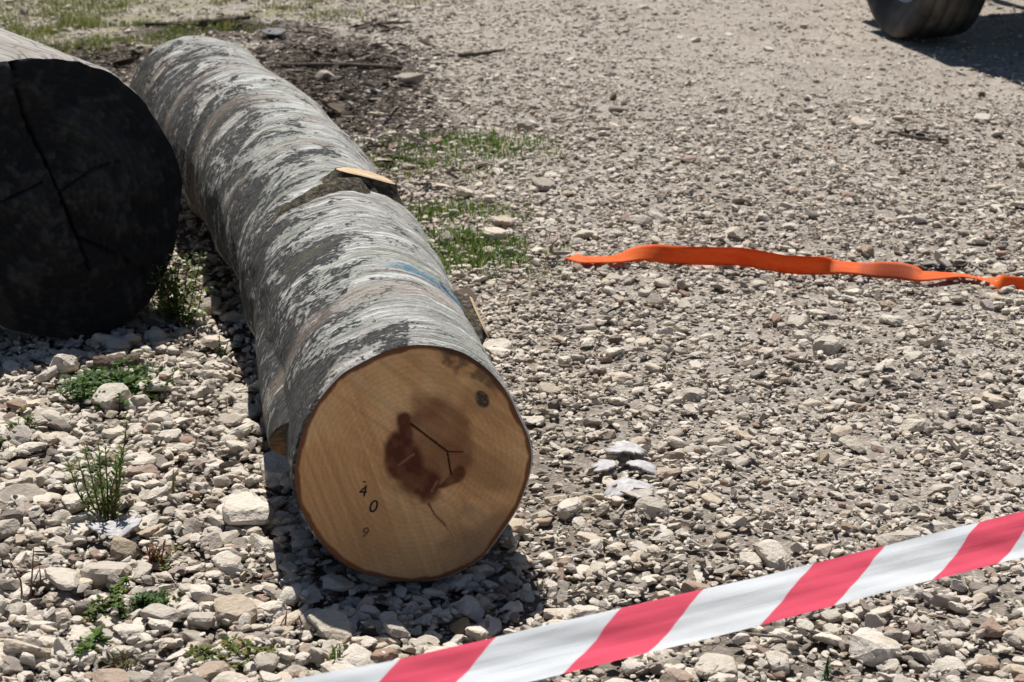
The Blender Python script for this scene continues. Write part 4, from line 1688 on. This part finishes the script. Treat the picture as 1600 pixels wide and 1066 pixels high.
G1, G2, G3, GY, GD = (.070, .135, .025), (.105, .175, .035), (.045, .090, .020), (.20, .20, .055), (.15, .13, .06)
upright_weed(166, 800, .225, 10, .070, .027, .0062, [G2, G1, GY, G2], (.16, .13, .06), 'tall upright weed with several leafy stems at the left', 1, leaves_per=44)
upright_weed(277, 488, .205, 20, .075, .022, .0105, [G2, (.15, .24, .055), (.13, .21, .05), GY], (.09, .08, .04), 'bushy green shrublet in the gap between the two logs', 2, name='shrublet', leaves_per=52, bushy=.014)
upright_weed(245, 878, .065, 7, .022, .026, .006, [(.22, .07, .045), (.18, .09, .05), (.16, .15, .05)], (.24, .06, .04), 'small weed with reddish stalks below the white bark flake', 3, leaves_per=9)
upright_weed(527, 1044, .055, 6, .012, .022, .005, [G2, GY], (.12, .15, .05), 'little yellow green sprig at the bottom just left of the barrier tape', 4, leaves_per=9)
upright_weed(350, 548, .075, 7, .02, .014, .006, [G3, GD, G1], (.08, .08, .04), 'small dull weed against the left flank of the near log', 5, leaves_per=16)
upright_weed(1287, 1062, .055, 3, .008, .016, .004, [(.06, .13, .05), G3], (.06, .10, .04), 'single dark green sprout at the bottom right below the tape', 6, leaves_per=14)
upright_weed(192, 1046, .05, 12, .035, .016, .003, [GD, GY, (.17, .15, .07)], (.16, .13, .07), 'dry olive tuft at the lower left', 7, leaves_per=18)
upright_weed(270, 770, .085, 2, .016, .012, .003, [GY, G2], (.22, .20, .09), 'lone thin yellowish stalk right of the tall weed', 8, leaves_per=8)
upright_weed(28, 528, .085, 4, .05, .010, .003, [GD], (.22, .20, .14), 'dry stalks in the shadow before the thick dark log', 9, leaves_per=4)
upright_weed(40, 930, .11, 4, .035, .012, .0025, [(.20, .12, .08)], (.17, .10, .07), 'dead reddish stalks at the left edge of the foreground', 10, leaves_per=5)
upright_weed(462, 985, .05, 4, .02, .010, .003, [(.24, .12, .08)], (.24, .10, .07), 'reddish dry stalks left of the biggest pale stone', 11, leaves_per=6)
creeping_weed(165, 600, 85, .15, 3000, .018, [G1, G2, G3, G1], 'low leafy green weed patch in front of the thick dark log', 21, .04)
creeping_weed(175, 945, 28, .06, 900, .012, [G2, GY, G2], 'bright green low weed cushion, left half of the pair in the left foreground', 22, .028)
creeping_weed(232, 947, 28, .055, 900, .011, [G1, G3, G1], 'darker green low weed cushion, right half of the pair in the left foreground', 23, .028)
creeping_weed(140, 1014, 15, .035, 90, .020, [G2, G2], 'small broad leaved green seedling at the lower left', 24, .035)
creeping_weed(352, 1040, 52, .06, 800, .012, [GY, G2, GY], 'yellowish green creeping weed at the bottom left of the tape', 25, .022)
creeping_weed(260, 868, 30, .05, 160, .010, [GY, GY, G2], 'sparse yellow green weed around the reddish stalks', 26, .02)
creeping_weed(14, 672, 30, .06, 260, .012, [G2, GY, (.22, .25, .13)], 'pale green weed tuft cut by the left edge', 27, .045)


def build_grass():
    g = np.random.default_rng(17)
    V, F, C = [], [], []
    tot = 0
    for px, py, a, b, dn in GRASS:
        c = P(px, py)
        n = int(a * b * 4 * 8000 * dn * (.55 if py < 100 else 2.3))
        x = c.x + g.uniform(-1.4, 1.4, n) * a
        y = c.y + g.uniform(-1.4, 1.4, n) * b
        k = g.uniform(size=n) < grass_mask(x, y) ** 1.5 * .8 * (1.0 if py > 100 else 2.4 * sst(.44, .58, fbm(x * 2.6, y * 2.0, 0, 47, 3)))
        x, y = x[k], y[k]
        d, s = log_dist(x, y)
        k = ~((np.abs(d) < .2) & (s > 0) & (s < LOG_LEN))
        x, y = x[k], y[k]
        z = gh(x, y)
        n = len(x)
        hgt = g.uniform(.010, .034, n) * (.6 + .6 * dn) * (.5 + fbm(x * 6, y * 6, 0, 44, 2))
        an = g.uniform(0, 2 * PI, n)
        ln = g.uniform(.2, .9, n)
        w = g.uniform(.0012, .0028, n)
        dx, dy = np.cos(an), np.sin(an)
        hue = np.clip(fbm(x * 4, y * 4, 0, 45, 3) + g.normal(0, .13, n), 0, 1)
        gc = np.array([.105, .165, .035])[None, :] * (1 - hue[:, None]) + np.array([.22, .205, .085])[None, :] * hue[:, None]
        if dn >= .8 and py > 100:
            gc = gc * np.array([.72, 1.08, .8])[None, :]
        dry = g.uniform(size=n) < .12
        gc[dry] = [.34, .29, .17]
        gc = gc * g.uniform(.7, 1.25, n)[:, None]
        base = len(V)
        P0 = np.stack([x - dy * w, y + dx * w, z - .003], 1)
        P1 = np.stack([x + dy * w, y - dx * w, z - .003], 1)
        P2 = np.stack([x + dx * hgt * ln * .4 + dy * w * .7, y + dy * hgt * ln * .4 - dx * w * .7, z + hgt * .65], 1)
        P3 = np.stack([x + dx * hgt * ln * .4 - dy * w * .7, y + dy * hgt * ln * .4 + dx * w * .7, z + hgt * .65], 1)
        P4 = np.stack([x + dx * hgt * ln, y + dy * hgt * ln, z + hgt], 1)
        V += np.stack([P0, P1, P2, P3, P4], 1).reshape(-1, 3).tolist()
        i = base + np.arange(n) * 5
        F += np.stack([i, i + 1, i + 2, i + 3], 1).tolist()
        F += np.stack([i + 3, i + 2, i + 4], 1).tolist()
        C.append(np.repeat(np.concatenate([gc, np.ones((n, 1))], 1), 5, 0))
    o = mesh_obj('grass', V, F, LEAF, smooth=False, attrs={'tone': np.concatenate(C)})
    tag(o, 'thin short grass growing in patches through the gravel', 'grass', kind='stuff')


build_grass()
